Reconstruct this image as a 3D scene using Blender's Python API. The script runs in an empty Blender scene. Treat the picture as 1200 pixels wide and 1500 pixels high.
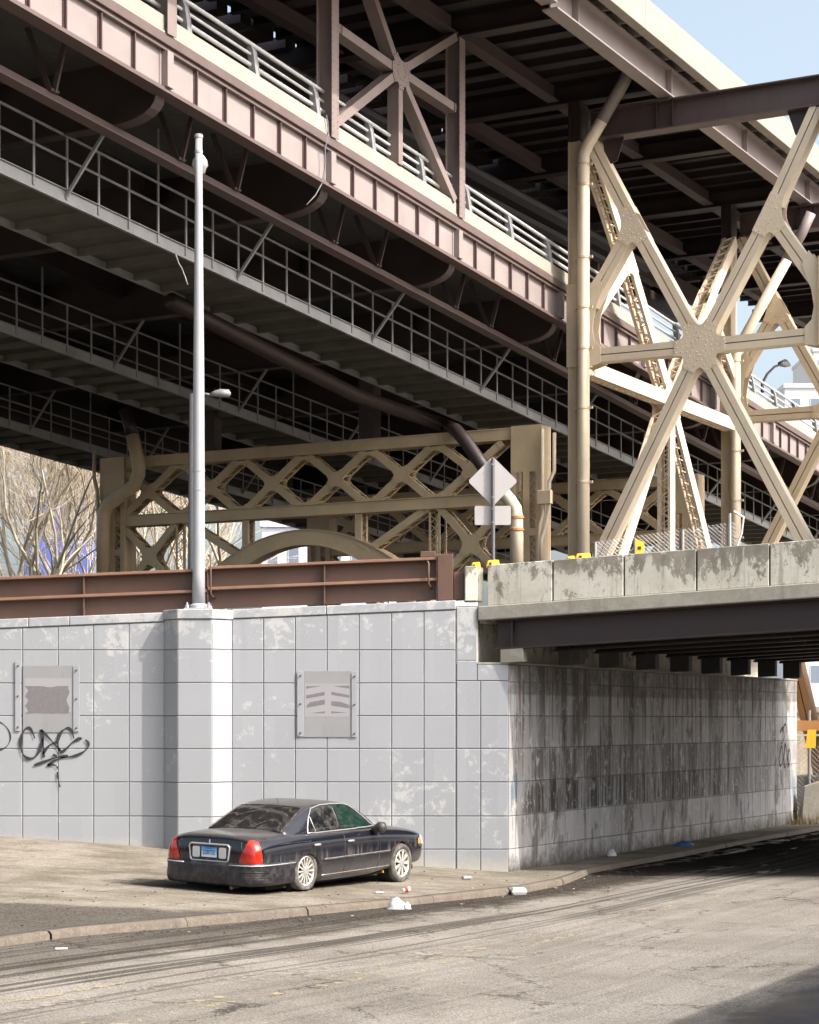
import bpy, bmesh, math, random
from mathutils import Vector, Matrix
from mathutils.bvhtree import BVHTree
rnd = random.Random(7)
scene = bpy.context.scene
col = scene.collection
R = math.radians
# ---------------------------------------------------------------- site frame
F_PX, CAM_H = 2900.0, 2.5
TH = math.atan2(1574, 2900)
S, C = math.sin(TH), math.cos(TH)
CX, CY = 1.75, 35.0
D = Vector((S, C, 0)); N = Vector((C, -S, 0)); UP = Vector((0, 0, 1))
L = 6.12
S0 = -0.47
SA = S0 + 3 * L
SB = SA + 2 * L
def P(s, t, z): return Vector((CX + S*s + C*t, CY + C*s - S*t, z))
def ST(X, Y): return (S*(X-CX) + C*(Y-CY), C*(X-CX) - S*(Y-CY))
def W(u, v, Y): return Vector(((u-600)/F_PX*Y, Y, CAM_H + (1055-v)/F_PX*Y))
def on_t(u, v, t):
    k = (u-600)/F_PX
    s = (k*(CY-S*t)-CX-C*t)/(S-k*C); Y = CY+C*s-S*t
    return (s, CAM_H+(1055-v)/F_PX*Y)
def on_s(u, v, s):
    k = (u-600)/F_PX
    t = (k*(CY+C*s)-CX-S*s)/(C+k*S); Y = CY+C*s-S*t
    return (t, CAM_H+(1055-v)/F_PX*Y)
def sm(x): x = max(0., min(1., x)); return x*x*(3-2*x)
def gz(X, Y):
    w = sm((Y-30)/5)
    sl = .042+.029*w; off = -.13-.06*w
    d = X-1.75
    return off - sl*max(d, -16) if d < 0 else off + .015*min(d, 12)
GS = -.062
def g(s): return GS*(s-S0)

# ---------------------------------------------------------------- mesh builder
class MB:
    def __init__(self): self.v = []; self.f = []
    def add(self, vs, fs):
        b = len(self.v); self.v += [Vector(p) for p in vs]; self.f += [tuple(b+i for i in q) for q in fs]
    def hexa(self, p):   # p: 8 points, bottom ring 0-3, top ring 4-7
        self.add(p, [(0,3,2,1),(4,5,6,7),(0,1,5,4),(1,2,6,5),(2,3,7,6),(3,0,4,7)])
    def box(self, x0, x1, y0, y1, z0, z1):
        self.hexa([(x0,y0,z0),(x1,y0,z0),(x1,y1,z0),(x0,y1,z0),(x0,y0,z1),(x1,y0,z1),(x1,y1,z1),(x0,y1,z1)])
    def sbox(self, s0, s1, t0, t1, z0, z1, sl=0.0):
        a = sl*(s0-S0); b = sl*(s1-S0)
        self.hexa([P(s0,t0,z0+a),P(s0,t1,z0+a),P(s1,t1,z0+b),P(s1,t0,z0+b),P(s0,t0,z1+a),P(s0,t1,z1+a),P(s1,t1,z1+b),P(s1,t0,z1+b)])
    def obox(self, c, ax, ay, az, sx, sy, sz):
        c = Vector(c); p = []
        for z in (-.5,.5):
            for x, y in ((-.5,-.5),(.5,-.5),(.5,.5),(-.5,.5)):
                p.append(c+ax*(x*sx)+ay*(y*sy)+az*(z*sz))
        self.hexa(p)
    def beam(self, a, b, w, d, up=UP):   # w across (perp to up), d along up-ish
        a = Vector(a); b = Vector(b); x = (b-a); l = x.length
        if l < 1e-6: return
        x /= l; y = Vector(up).cross(x)
        if y.length < 1e-4: y = Vector((1,0,0)).cross(x)
        y.normalize(); z = x.cross(y)
        self.obox((a+b)/2, x, y, z, l, w, d)
    def prism(self, pts, ext):
        n = len(pts); ext = Vector(ext)
        a = [Vector(p) for p in pts]
        self.add(a+[p+ext for p in a], [tuple(range(n-1,-1,-1)), tuple(range(n,2*n))]+[(i,(i+1)%n,n+(i+1)%n,n+i) for i in range(n)])
    def tube(self, pts, r, n=8, cap=True):
        pts = [Vector(p) for p in pts]; m = len(pts)
        rs = r if isinstance(r, (list, tuple)) else [r]*m
        vs = []; fs = []; ref = None
        for i, p in enumerate(pts):
            d = (pts[min(i+1,m-1)]-pts[max(i-1,0)]).normalized()
            if ref is None:
                ref = Vector((0,0,1)) if abs(d.z) < .9 else Vector((1,0,0))
            a = ref - d*ref.dot(d); a.normalize(); ref = a; b = d.cross(a)
            for k in range(n):
                q = 2*math.pi*k/n
                vs.append(p+(a*math.cos(q)+b*math.sin(q))*rs[i])
        for i in range(m-1):
            for k in range(n):
                k2 = (k+1) % n
                fs.append((i*n+k, i*n+k2, (i+1)*n+k2, (i+1)*n+k))
        if cap:
            fs.append(tuple(range(n-1,-1,-1))); fs.append(tuple((m-1)*n+k for k in range(n)))
        self.add(vs, fs)
    def lathe(self, c, ax, prof, n=24, caps=True):   # prof: (radius, along axis)
        ax = Vector(ax).normalized()
        a = ax.orthogonal().normalized(); b = ax.cross(a); c = Vector(c); vs = []; fs = []
        for r, h in prof:
            for k in range(n):
                q = 2*math.pi*k/n
                vs.append(c+ax*h+(a*math.cos(q)+b*math.sin(q))*r)
        m = len(prof)
        for i in range(m-1):
            for k in range(n):
                k2 = (k+1) % n
                fs.append((i*n+k, i*n+k2, (i+1)*n+k2, (i+1)*n+k))
        if caps:
            fs.append(tuple(range(n-1,-1,-1))); fs.append(tuple((m-1)*n+k for k in range(n)))
        self.add(vs, fs)
    def rivet(self, c, nrm, r=.022, h=.014):
        nrm = Vector(nrm); a = nrm.orthogonal().normalized(); b = nrm.cross(a); c = Vector(c)
        vs = [c+(a*math.cos(q)+b*math.sin(q))*r for q in [i*math.pi/3 for i in range(6)]]
        vt = [c+nrm*h+(a*math.cos(q)+b*math.sin(q))*r*.55 for q in [i*math.pi/3 for i in range(6)]]
        self.add(vs+vt, [(i,(i+1)%6,6+(i+1)%6,6+i) for i in range(6)]+[tuple(range(6,12))])
    def build(self, name, mat, parent=None, smooth=False, bevel=0, fix=True, subsurf=0, wl=None):
        off = wl if wl is not None else (wpos(parent) if parent else Vector((0,0,0)))
        me = bpy.data.meshes.new(name)
        me.from_pydata([tuple(p-off) for p in self.v], [], self.f)
        if fix:
            bm = bmesh.new(); bm.from_mesh(me)
            bmesh.ops.recalc_face_normals(bm, faces=bm.faces); bm.to_mesh(me); bm.free()
        o = bpy.data.objects.new(name, me); col.objects.link(o)
        me.materials.append(mat)
        if parent: o.parent = parent
        if smooth:
            for p in me.polygons: p.use_smooth = True
        if bevel:
            md = o.modifiers.new('bevel', 'BEVEL'); md.width = bevel; md.segments = 1; md.limit_method = 'ANGLE'; md.angle_limit = R(50)
        if subsurf:
            md = o.modifiers.new('sub', 'SUBSURF'); md.levels = subsurf; md.render_levels = subsurf
        return o
def wpos(o):
    p = Vector((0,0,0))
    while o: p = p+Vector(o.location); o = o.parent
    return p
def tag(o, label=None, cat=None, group=None, kind=None):
    if label: o['label'] = label
    if cat: o['category'] = cat
    if group: o['group'] = group
    if kind: o['kind'] = kind
    return o
def thing(name, loc, label, cat, group=None, rz=0):
    o = bpy.data.objects.new(name, None); col.objects.link(o); o.location = loc; o.rotation_euler = (0,0,rz)
    o.empty_display_size = .2
    return tag(o, label, cat, group)
def copy_tree(o, parent=None):
    c = o.copy(); col.objects.link(c)
    if parent: c.parent = parent
    for ch in list(o.children): copy_tree(ch, c)
    return c

# ---------------------------------------------------------------- materials
class NT:
    def __init__(self, name):
        self.m = bpy.data.materials.new(name); self.m.use_nodes = True
        self.t = self.m.node_tree; self.b = self.t.nodes['Principled BSDF']; self.out = self.t.nodes['Material Output']
        self.tc = self.t.nodes.new('ShaderNodeTexCoord')
    def n(self, typ, **kw):
        x = self.t.nodes.new(typ)
        for k, v in kw.items(): setattr(x, k, v)
        return x
    def l(self, a, b): self.t.links.new(a, b)
    def co(self, scale=(1,1,1), rot=(0,0,0), loc=(0,0,0), src='Object'):
        m = self.n('ShaderNodeMapping'); self.l(self.tc.outputs[src], m.inputs[0])
        m.inputs['Scale'].default_value = scale; m.inputs['Rotation'].default_value = rot; m.inputs['Location'].default_value = loc
        return m.outputs[0]
    def noise(self, scale=5, detail=6, rough=.6, co=None, dist=0):
        x = self.n('ShaderNodeTexNoise'); x.inputs['Scale'].default_value = scale; x.inputs['Detail'].default_value = detail
        x.inputs['Roughness'].default_value = rough; x.inputs['Distortion'].default_value = dist
        self.l(co if co is not None else self.tc.outputs['Object'], x.inputs['Vector'])
        return x.outputs['Fac']
    def ramp(self, fac, stops):
        x = self.n('ShaderNodeValToRGB'); cr = x.color_ramp
        while len(cr.elements) < len(stops): cr.elements.new(.5)
        for e, (p, c) in zip(cr.elements, stops):
            e.position = p; e.color = (c, c, c, 1) if isinstance(c, (int, float)) else (*c[:3], 1)
        self.l(fac, x.inputs[0]); return x.outputs[0]
    def mix(self, fac, a, b, mode='MIX'):
        x = self.n('ShaderNodeMix', data_type='RGBA', blend_type=mode)
        for sock, v in ((x.inputs[0], fac), (x.inputs[6], a), (x.inputs[7], b)):
            if hasattr(v, 'links') or hasattr(v, 'is_linked'): self.l(v, sock)
            elif isinstance(v, (int, float)): sock.default_value = v
            else: sock.default_value = (*v[:3], 1)
        return x.outputs[2]
    def math(self, op, a, b=None, clamp=False):
        x = self.n('ShaderNodeMath', operation=op); x.use_clamp = clamp
        for i, v in enumerate((a, b)):
            if v is None: continue
            if isinstance(v, (int, float)): x.inputs[i].default_value = v
            else: self.l(v, x.inputs[i])
        return x.outputs[0]
    def sep(self, src='Object', co=None):
        x = self.n('ShaderNodeSeparateXYZ'); self.l(co if co is not None else self.tc.outputs[src], x.inputs[0]); return x.outputs
    def bump(self, h, strength=.3, dist=.02):
        x = self.n('ShaderNodeBump'); x.inputs['Strength'].default_value = strength; x.inputs['Distance'].default_value = dist
        self.l(h, x.inputs['Height']); self.l(x.outputs[0], self.b.inputs['Normal'])
    def fin(self, colr, rough=.7, metal=0, spec=None):
        if isinstance(colr, (tuple, list)): self.b.inputs['Base Color'].default_value = (*colr[:3], 1)
        else: self.l(colr, self.b.inputs['Base Color'])
        if isinstance(rough, (int, float)): self.b.inputs['Roughness'].default_value = rough
        else: self.l(rough, self.b.inputs['Roughness'])
        self.b.inputs['Metallic'].default_value = metal
        if spec is not None: self.b.inputs['Specular IOR Level'].default_value = spec
        return self.m
def steel(name, c, var=.25, rough=.55, rust=.3, rustc=(.16,.07,.035), scale=1.3, metal=0, grime=.35):
    t = NT(name)
    a = t.noise(scale, 8, .65)
    base = t.mix(t.ramp(a, [(.3,0),(.7,1)]), tuple(x*(1-var) for x in c), tuple(min(1,x*(1+var*.4)) for x in c))
    st = t.noise(3.2, 6, .7, co=t.co((1,1,.12)))
    base = t.mix(t.ramp(st, [(.52,0),(.75,grime)]), base, tuple(x*.55 for x in c))
    if rust:
        r = t.noise(5.5, 9, .75)
        base = t.mix(t.ramp(r, [(.62,0),(.74,rust)]), base, rustc)
    t.bump(t.noise(30, 4), .08, .01)
    return t.fin(base, t.ramp(a, [(.2,rough-.1),(.8,rough+.15)]), metal)
def plain(name, c, rough=.6, metal=0, var=.15, scale=8):
    t = NT(name)
    a = t.noise(scale, 5)
    return t.fin(t.mix(a, tuple(x*(1-var) for x in c), tuple(min(1, x*(1+var)) for x in c)), rough, metal)
M = {}
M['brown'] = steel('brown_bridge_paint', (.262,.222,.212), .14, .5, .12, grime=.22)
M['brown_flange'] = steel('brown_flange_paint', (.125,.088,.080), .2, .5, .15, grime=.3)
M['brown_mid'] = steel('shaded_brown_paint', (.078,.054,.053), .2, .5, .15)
M['brown_dark'] = steel('shade_darkened_bridge_brown', (.036,.022,.021), .25, .5, .15)  # the bridge brown again, darkened to paint in the shade under the decks
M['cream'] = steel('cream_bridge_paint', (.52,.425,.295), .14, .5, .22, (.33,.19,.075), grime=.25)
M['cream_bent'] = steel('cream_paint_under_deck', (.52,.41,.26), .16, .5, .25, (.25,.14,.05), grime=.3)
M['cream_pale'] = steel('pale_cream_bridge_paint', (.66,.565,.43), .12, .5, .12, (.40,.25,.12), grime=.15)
M['barrier'] = steel('reddish_brown_barrier_paint', (.115,.063,.043), .22, .5, .25, (.08,.045,.03))
M['galv'] = steel('galvanised_steel', (.30,.30,.30), .25, .45, .12, (.2,.14,.09), metal=.25)
M['rail'] = steel('pale_aluminium', (.55,.56,.56), .12, .4, .1, (.3,.27,.22), metal=.15)
M['plank'] = steel('weathered_walkway_plate', (.125,.118,.098), .35, .7, .25, (.1,.08,.055), metal=.0)
M['barrier_top'] = steel('sunlit_tone_barrier_flange', (.215,.118,.078), .18, .6, .25, (.10,.05,.03))  # lighter copy of the barrier brown, painting sunlight onto its flanges
M['rivet_dark'] = plain('dark_riveted_angle', (.10,.06,.058), .6)
M['pole'] = steel('white_grey_pole_paint', (.34,.35,.365), .10, .45, .06, (.4,.35,.3), grime=.15)
M['dark_pole'] = steel('dark_grey_pole_paint', (.12,.12,.13), .2, .5, .1)
M['black_spray'] = plain('black_spray_paint', (.022,.022,.024), .75, var=.5, scale=20)
M['sign_back'] = steel('bare_aluminium_sign_back', (.40,.385,.375), .08, .5, .05, (.4,.35,.3), grime=.2)
M['yellow'] = plain('yellow_plastic', (.75,.45,.03), .5)
M['bolt'] = plain('rusty_bolt', (.10,.07,.05), .7)
M['white_plastic'] = plain('white_plastic', (.60,.60,.60), .45, var=.12)
M['wood'] = plain('weathered_wood', (.25,.19,.12), .8, var=.4)
M['orange'] = steel('orange_cream_paint', (.55,.27,.10), .2, .5, .2)

def concrete(name, c, patch=(.55,.53,.47), amt=.5, scale=2.0, dark=(.2,.19,.165), streak=.5, lo=.46, hi=.56):
    t = NT(name)
    a = t.noise(scale*3.1, 10, .7, dist=.6)
    big = t.noise(scale*.55, 5, .6)
    m = t.math('ADD', t.math('MULTIPLY', a, .6), t.math('MULTIPLY', big, .4))
    base = t.mix(t.ramp(m, [(lo,0),(hi,amt)]), c, patch)
    st = t.noise(4.0, 6, .7, co=t.co((1,1,.08)))
    base = t.mix(t.ramp(st, [(.55,0),(.8,streak)]), base, dark)
    f = t.noise(60, 4)
    base = t.mix(.12, base, t.ramp(f, [(.3,.05),(.7,.6)]), 'MIX')
    t.bump(t.math('ADD', f, a), .25, .01)
    return t.fin(base, .85)
def peeling():
    t = NT('peeling_painted_concrete'); gz_ = t.sep('Generated')[2]
    a = t.noise(4.2, 13, .8, co=t.co((1,1,.55)), dist=.3); b = t.noise(.9, 4, .6)
    m = t.math('ADD', t.math('ADD', t.math('MULTIPLY', a, .7), t.math('MULTIPLY', b, .45)), t.math('MULTIPLY', t.math('SUBTRACT', .5, gz_), .14))
    bare = t.mix(t.ramp(t.noise(2.2, 8, .7), [(.4,0),(.62,1)]), (.19,.175,.14), (.29,.27,.22))
    coat = t.mix(t.ramp(t.noise(1.3, 8, .7), [(.4,0),(.62,1)]), (.50,.48,.40), (.62,.60,.52))
    base = t.mix(t.ramp(m, [(.545,0),(.575,.95)]), bare, coat)
    sp = t.noise(11, 10, .8, co=t.co((1,1,.6))); base = t.mix(t.ramp(sp, [(.58,0),(.61,.7)]), base, (.24,.22,.18))
    st = t.noise(1, 6, .7, co=t.co((5,5,.35))); base = t.mix(t.ramp(st, [(.54,0),(.66,.55)]), base, (.16,.145,.115))
    t.bump(t.math('ADD', m, t.noise(50, 4)), .3, .01)
    return t.fin(base, .85)
M['parapet'] = peeling()
M['slab'] = concrete('weathered_concrete', (.27,.25,.205), (.38,.36,.30), .6, 1.6, (.11,.105,.09), .75)
M['deckcon'] = concrete('pale_deck_concrete', (.275,.245,.198), (.315,.285,.235), .6, .9, (.22,.19,.15), .5)
M['curb_con'] = concrete('white_curb_concrete', (.31,.285,.235), (.37,.34,.285), .6, 1.2, (.28,.24,.19), .45)
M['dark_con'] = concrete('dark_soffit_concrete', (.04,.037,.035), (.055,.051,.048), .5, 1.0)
# ---------------------------------------------------------------- camera, light, sky
cam = bpy.data.cameras.new('camera'); camo = bpy.data.objects.new('camera', cam); col.objects.link(camo)
cam.sensor_fit = 'HORIZONTAL'; cam.sensor_width = 36; cam.lens = 36*F_PX/1200
cam.shift_y = 305/1200; cam.clip_start = .1; cam.clip_end = 6000
camo.location = (0,0,CAM_H); camo.rotation_euler = (R(90),0,0); scene.camera = camo
SUN_AZ = (.895, -.446); SUN_EL = 42.5
wd = bpy.data.worlds.new('World'); scene.world = wd; wd.use_nodes = True
wt = wd.node_tree; bg = wt.nodes['Background']
sky = wt.nodes.new('ShaderNodeTexSky'); sky.sky_type = 'NISHITA'; sky.sun_disc = False
sky.sun_elevation = R(SUN_EL); sky.sun_rotation = math.atan2(SUN_AZ[0], SUN_AZ[1])
sky.air_density = .8; sky.dust_density = 6; sky.ozone_density = 1.0
hs = wt.nodes.new('ShaderNodeHueSaturation'); hs.inputs['Saturation'].default_value = .62; hs.inputs['Hue'].default_value = .478; wt.links.new(sky.outputs[0], hs.inputs['Color']); wt.links.new(hs.outputs[0], bg.inputs[0]); bg.inputs[1].default_value = .15
sl = bpy.data.lights.new('sun', 'SUN'); sl.energy = 2.5; sl.angle = R(.5); sl.color = (1,.94,.86)
so = bpy.data.objects.new('sun', sl); col.objects.link(so)
ce = math.cos(R(SUN_EL)); h = math.hypot(*SUN_AZ)
to_sun = Vector((SUN_AZ[0]/h*ce, SUN_AZ[1]/h*ce, math.sin(R(SUN_EL))))
so.rotation_euler = (-to_sun).to_track_quat('-Z', 'Y').to_euler(); so.location = (20,-10,40)
scene.view_settings.view_transform = 'Standard'; scene.view_settings.look = 'None'
scene.view_settings.exposure = 1.28; scene.view_settings.gamma = 1
scene.cycles.max_bounces = 8

# ---------------------------------------------------------------- ground, road, pavement, kerb
def kerb_t(s):
    pts = [(-60,.9),(-16,.9),(-14.8,.95),(-13.5,.85),(-10.2,1.22),(-6.7,1.62),(-4,1.72),(-1.5,1.55),(.3,1.15),(1.0,1.0),(18,1.0),(80,1.0)]
    for (a,ta),(b,tb) in zip(pts, pts[1:]):
        if a <= s <= b: return ta+(tb-ta)*(s-a)/(b-a)
    return 1.0
def road_uv(t):
    st = t.n('ShaderNodeMapping'); st.vector_type = 'TEXTURE'
    t.l(t.tc.outputs['Object'], st.inputs[0]); st.inputs['Location'].default_value = (CX,CY,0); st.inputs['Rotation'].default_value = (0,0,math.pi/2-TH)
    return st.outputs[0]
def stretch(t, co, sc, loc=(0,0,0)):
    m = t.n('ShaderNodeMapping'); t.l(co, m.inputs[0]); m.inputs['Scale'].default_value = sc; m.inputs['Location'].default_value = loc; return m.outputs[0]
def asphalt():
    t = NT('worn_asphalt'); uv = road_uv(t); sp = t.sep(co=uv); s_ = sp[0]; tt = t.math('MULTIPLY', sp[1], -1)
    base = t.mix(t.ramp(t.noise(.45, 8, .65), [(.40,0),(.60,1)]), (.205,.188,.164), (.275,.256,.226))
    # pale worn streaks and dark tyre marks, both drawn out along the road
    base = t.mix(t.ramp(t.noise(1, 8, .7, co=stretch(t, uv, (.10,1.1,1))), [(.53,0),(.64,.45)]), base, (.28,.26,.225))
    lane = t.ramp(t.math('MULTIPLY', tt, .1), [(.10,.4),(.2,1),(.38,.9),(.5,.22),(1,.15)])
    n1 = t.noise(1, 3, .5, co=stretch(t, uv, (.035,2.2,1), (3,1,0)), dist=.25)
    n2 = t.noise(1, 6, .6, co=stretch(t, uv, (.05,5.0,1), (9,4,0)), dist=.2)
    dk = t.math('MAXIMUM', t.ramp(n1, [(.535,0),(.565,.85),(.60,.7),(.66,.0)]), t.ramp(n2, [(.55,0),(.61,.75)]))
    base = t.mix(t.math('MULTIPLY', dk, lane), base, (.042,.037,.031))
    # cracks and tar seams
    wob = t.noise(2.6, 6, .7); wc = t.n('ShaderNodeCombineXYZ'); t.l(wob, wc.inputs[0]); t.l(t.noise(3.1, 6, .7), wc.inputs[1])
    for sc, w, st in (((.30,.55,1), .012, .85), ((.9,1.1,1), .012, .35)):
        vo = t.n('ShaderNodeTexVoronoi', feature='DISTANCE_TO_EDGE'); vo.inputs['Scale'].default_value = 1
        t.l(t.mix(.45, stretch(t, uv, sc), wc.outputs[0], 'ADD'), vo.inputs['Vector'])
        base = t.mix(t.math('MULTIPLY', t.ramp(vo.outputs['Distance'], [(0,st),(w*.5,st*.7),(w,0)]), t.ramp(t.noise(.7,4), [(.44,0),(.54,1)])), base, (.045,.04,.034))
    # gutter: dark gravelly silt beside the kerb, ragged outer edge
    gr = t.noise(1.6, 10, .78); d = t.math('ADD', tt, t.math('MULTIPLY', t.math('SUBTRACT', gr, .5), 2.4))
    gm = t.ramp(t.math('MULTIPLY', d, .2), [(.42,1),(.50,.8),(.58,0)])
    gm = t.math('MULTIPLY', gm, t.ramp(t.math('MULTIPLY', t.math('ADD', s_, 30), .025), [(.36,.55),(.58,1),(.9,1)]))
    grit = t.mix(t.ramp(t.noise(38,8,.8), [(.42,0),(.60,1)]), (.016,.014,.012), (.10,.085,.068))
    base = t.mix(t.math('MULTIPLY', gm, .96), base, grit)
    fine = t.noise(48, 6, .85)
    base = t.mix(.85, base, t.ramp(fine, [(.39,.25),(.61,1.4)]), 'MULTIPLY')
    blot = t.noise(3.2, 8, .75); base = t.mix(t.ramp(blot, [(.58,0),(.70,.3)]), base, (.12,.108,.09))
    # under the bridge: shade darkened into the base, with wet streaks
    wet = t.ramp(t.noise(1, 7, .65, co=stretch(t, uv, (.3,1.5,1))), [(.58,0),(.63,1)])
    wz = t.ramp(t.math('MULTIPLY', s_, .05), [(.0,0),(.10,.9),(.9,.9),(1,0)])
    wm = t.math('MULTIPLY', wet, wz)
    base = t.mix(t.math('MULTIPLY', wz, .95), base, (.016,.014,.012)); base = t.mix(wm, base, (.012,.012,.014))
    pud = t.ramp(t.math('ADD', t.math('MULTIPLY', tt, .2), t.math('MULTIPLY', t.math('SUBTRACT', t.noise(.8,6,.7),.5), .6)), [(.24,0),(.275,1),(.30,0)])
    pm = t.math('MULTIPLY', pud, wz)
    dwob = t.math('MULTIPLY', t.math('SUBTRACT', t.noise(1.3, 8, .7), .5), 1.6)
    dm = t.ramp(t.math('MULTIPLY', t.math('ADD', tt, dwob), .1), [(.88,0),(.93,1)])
    base = t.mix(t.math('MULTIPLY', dm, .85), base, t.mix(t.ramp(t.noise(2.2, 8, .75), [(.45,0),(.6,1)]), (.022,.024,.036), (.06,.05,.036)))  # deepens the roadside shadow with bluish dark colour, mixed with damp brown
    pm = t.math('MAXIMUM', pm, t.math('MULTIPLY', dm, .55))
    t.bump(t.math('ADD', fine, gr), .5, .012)
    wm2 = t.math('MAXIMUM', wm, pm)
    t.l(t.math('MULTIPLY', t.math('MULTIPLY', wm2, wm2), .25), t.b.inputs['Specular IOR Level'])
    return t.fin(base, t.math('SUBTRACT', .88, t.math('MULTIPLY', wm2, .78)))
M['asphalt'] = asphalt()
def paving():
    t = NT('stained_pavement_concrete'); uv = road_uv(t); sp = t.sep(co=uv); s_ = sp[0]; tt = t.math('MULTIPLY', sp[1], -1)
    base = t.mix(t.ramp(t.noise(.6, 9, .7), [(.40,0),(.60,1)]), (.17,.15,.118), (.275,.25,.21))
    dirt = t.noise(1, 9, .7, co=t.co((.6,1.3,1), (0,0,R(12))))
    base = t.mix(t.ramp(dirt, [(.50,0),(.64,.45)]), base, (.085,.073,.055))
    pale = t.noise(1, 8, .65, co=t.co((.6,1.5,1), (0,0,R(12)), (5,2,0)))
    base = t.mix(t.ramp(pale, [(.53,0),(.66,.35)]), base, (.30,.275,.235))
    # dark broken damp asphalt patch beside the kerb at the left
    wob = t.math('MULTIPLY', t.math('SUBTRACT', t.noise(1.1, 9, .75), .5), 2.0)
    yy = t.sep()[1]
    pm = t.ramp(t.math('MULTIPLY', t.math('ADD', yy, t.math('MULTIPLY', wob, .8)), .03), [(.755,1),(.768,0)])
    base = t.mix(t.math('MULTIPLY', pm, .85), base, t.mix(t.ramp(t.noise(30,7,.8), [(.42,0),(.6,1)]), (.04,.037,.034), (.14,.128,.108)))
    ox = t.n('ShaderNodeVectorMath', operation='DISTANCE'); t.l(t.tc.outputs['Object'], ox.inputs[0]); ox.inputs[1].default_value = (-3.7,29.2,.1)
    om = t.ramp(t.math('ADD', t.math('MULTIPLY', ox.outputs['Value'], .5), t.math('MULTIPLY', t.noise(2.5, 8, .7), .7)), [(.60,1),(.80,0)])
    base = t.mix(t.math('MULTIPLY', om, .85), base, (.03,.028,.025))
    fine = t.noise(40, 7, .85)
    base = t.mix(.8, base, t.ramp(fine, [(.39,.35),(.61,1.35)]), 'MULTIPLY')
    sc = t.noise(5, 10, .8); base = t.mix(t.ramp(sc, [(.56,0),(.66,.7)]), base, (.10,.085,.062))
    br = t.n('ShaderNodeTexBrick'); t.l(uv, br.inputs['Vector']); br.inputs['Scale'].default_value = 1
    br.inputs['Brick Width'].default_value = 1.9; br.inputs['Row Height'].default_value = 1.7; br.inputs['Mortar Size'].default_value = .011; br.offset = 0
    base = t.mix(t.math('MULTIPLY', br.outputs['Fac'], t.ramp(t.noise(.8,3), [(.42,.15),(.55,.8)])), base, (.05,.045,.035))
    t.bump(t.math('ADD', fine, sc), .45, .01)
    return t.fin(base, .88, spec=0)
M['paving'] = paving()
M['kerbstone'] = concrete('worn_kerb_stone', (.075,.055,.033), (.125,.095,.06), .8, 3.2, (.02,.016,.012), .95)
M['earth'] = concrete('bare_earth', (.22,.19,.14), (.28,.25,.19), .6, .4)

def frange(a, b, st):
    n = max(1, round((b-a)/st)); return [a+(b-a)*i/n for i in range(n+1)]
def sheet(name, mat, slist, tfun, zoff):
    mb = MB(); rows = []
    for s in slist:
        rows.append([P(s, t, 0) for t in tfun(s)])
    n = len(rows[0]); vs = []; fs = []
    for r in rows:
        for p in r: vs.append((p.x, p.y, gz(p.x,p.y)+zoff(p)))
    for i in range(len(rows)-1):
        for j in range(n-1):
            fs.append((i*n+j, i*n+j+1, (i+1)*n+j+1, (i+1)*n+j))
    mb.add(vs, fs); o = mb.build(name, mat, smooth=True)
    if o.data.polygons[0].normal.z < 0: o.data.flip_normals()
    return tag(o, kind='structure')
slist = frange(-48, 70, .5)
dip = lambda p: -.13 - .02*sm((4-abs(ST(p.x,p.y)[1]-5))/4)
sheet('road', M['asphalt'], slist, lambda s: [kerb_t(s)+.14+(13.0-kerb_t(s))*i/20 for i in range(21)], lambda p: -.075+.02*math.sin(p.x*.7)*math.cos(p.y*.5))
sheet('pavement', M['paving'], slist, lambda s: [kerb_t(s)-i*.55 for i in range(0, 36)][::-1], lambda p: 0.0)
def flat_t(s): return [13.15+i*1.0 for i in range(0, 8)]
sheet('pavement', M['paving'], slist, flat_t, lambda p: 0.0)
mb = MB(); mb.box(-900, 900, -60, 2500, -1.6, -1.2)
tag(mb.build('ground', M['earth']), kind='structure')
# kerb stones
kb = MB()
def kerb_run(tf, a, b, side=1):
    ss = frange(a, b, .4); prof = [(-.0, -.0), (.0, .02), (.11, .018), (.145, -.02), (.15, -.30)]
    vs = []; n = len(prof); fs = []
    for s in ss:
        for dt, dz in prof:
            q = P(s, tf(s)+dt*side, 0); vs.append((q.x, q.y, gz(q.x,q.y)+dz))
    for i in range(len(ss)-1):
        for j in range(n-1): fs.append((i*n+j, i*n+j+1, (i+1)*n+j+1, (i+1)*n+j))
    kb.add(vs, fs)
rk = random.Random(4); x = -47.0
while x < 68:
    ln = rk.choice((1.8, 2.4, 2.4, 3.0)); dj = rk.uniform(-.012, .012)
    kerb_run(lambda s, dj=dj: kerb_t(s)+dj, x+.012, x+ln-.012); x += ln
kerb_run(lambda s: 13.15, -48, 70, -1)
ko = kb.build('kerb', M['kerbstone'], smooth=True); tag(ko, kind='structure')
# upper street on the fill behind the retaining wall
def up_z(X): return 4.05+.042*max(-30, min(8, X+3))
mb = MB(); vs = []; fs = []
xs = frange(-70, 1.2, 3)
for x in xs:
    vs += [(x, 35.35, up_z(x)), (x, 160, up_z(x))]
for i in range(len(xs)-1): fs.append((2*i, 2*i+2, 2*i+3, 2*i+1))
k = len(vs); q = P(16.4,-.3,0); vs += [(q.x, q.y, up_z(1.2)), (q.x, 160, up_z(1.2))]
fs.append((k-2, k, k+1, k-1))
mb.add(vs, fs)
tag(mb.build('upper_street', M['asphalt'], fix=False), kind='structure')
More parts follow.
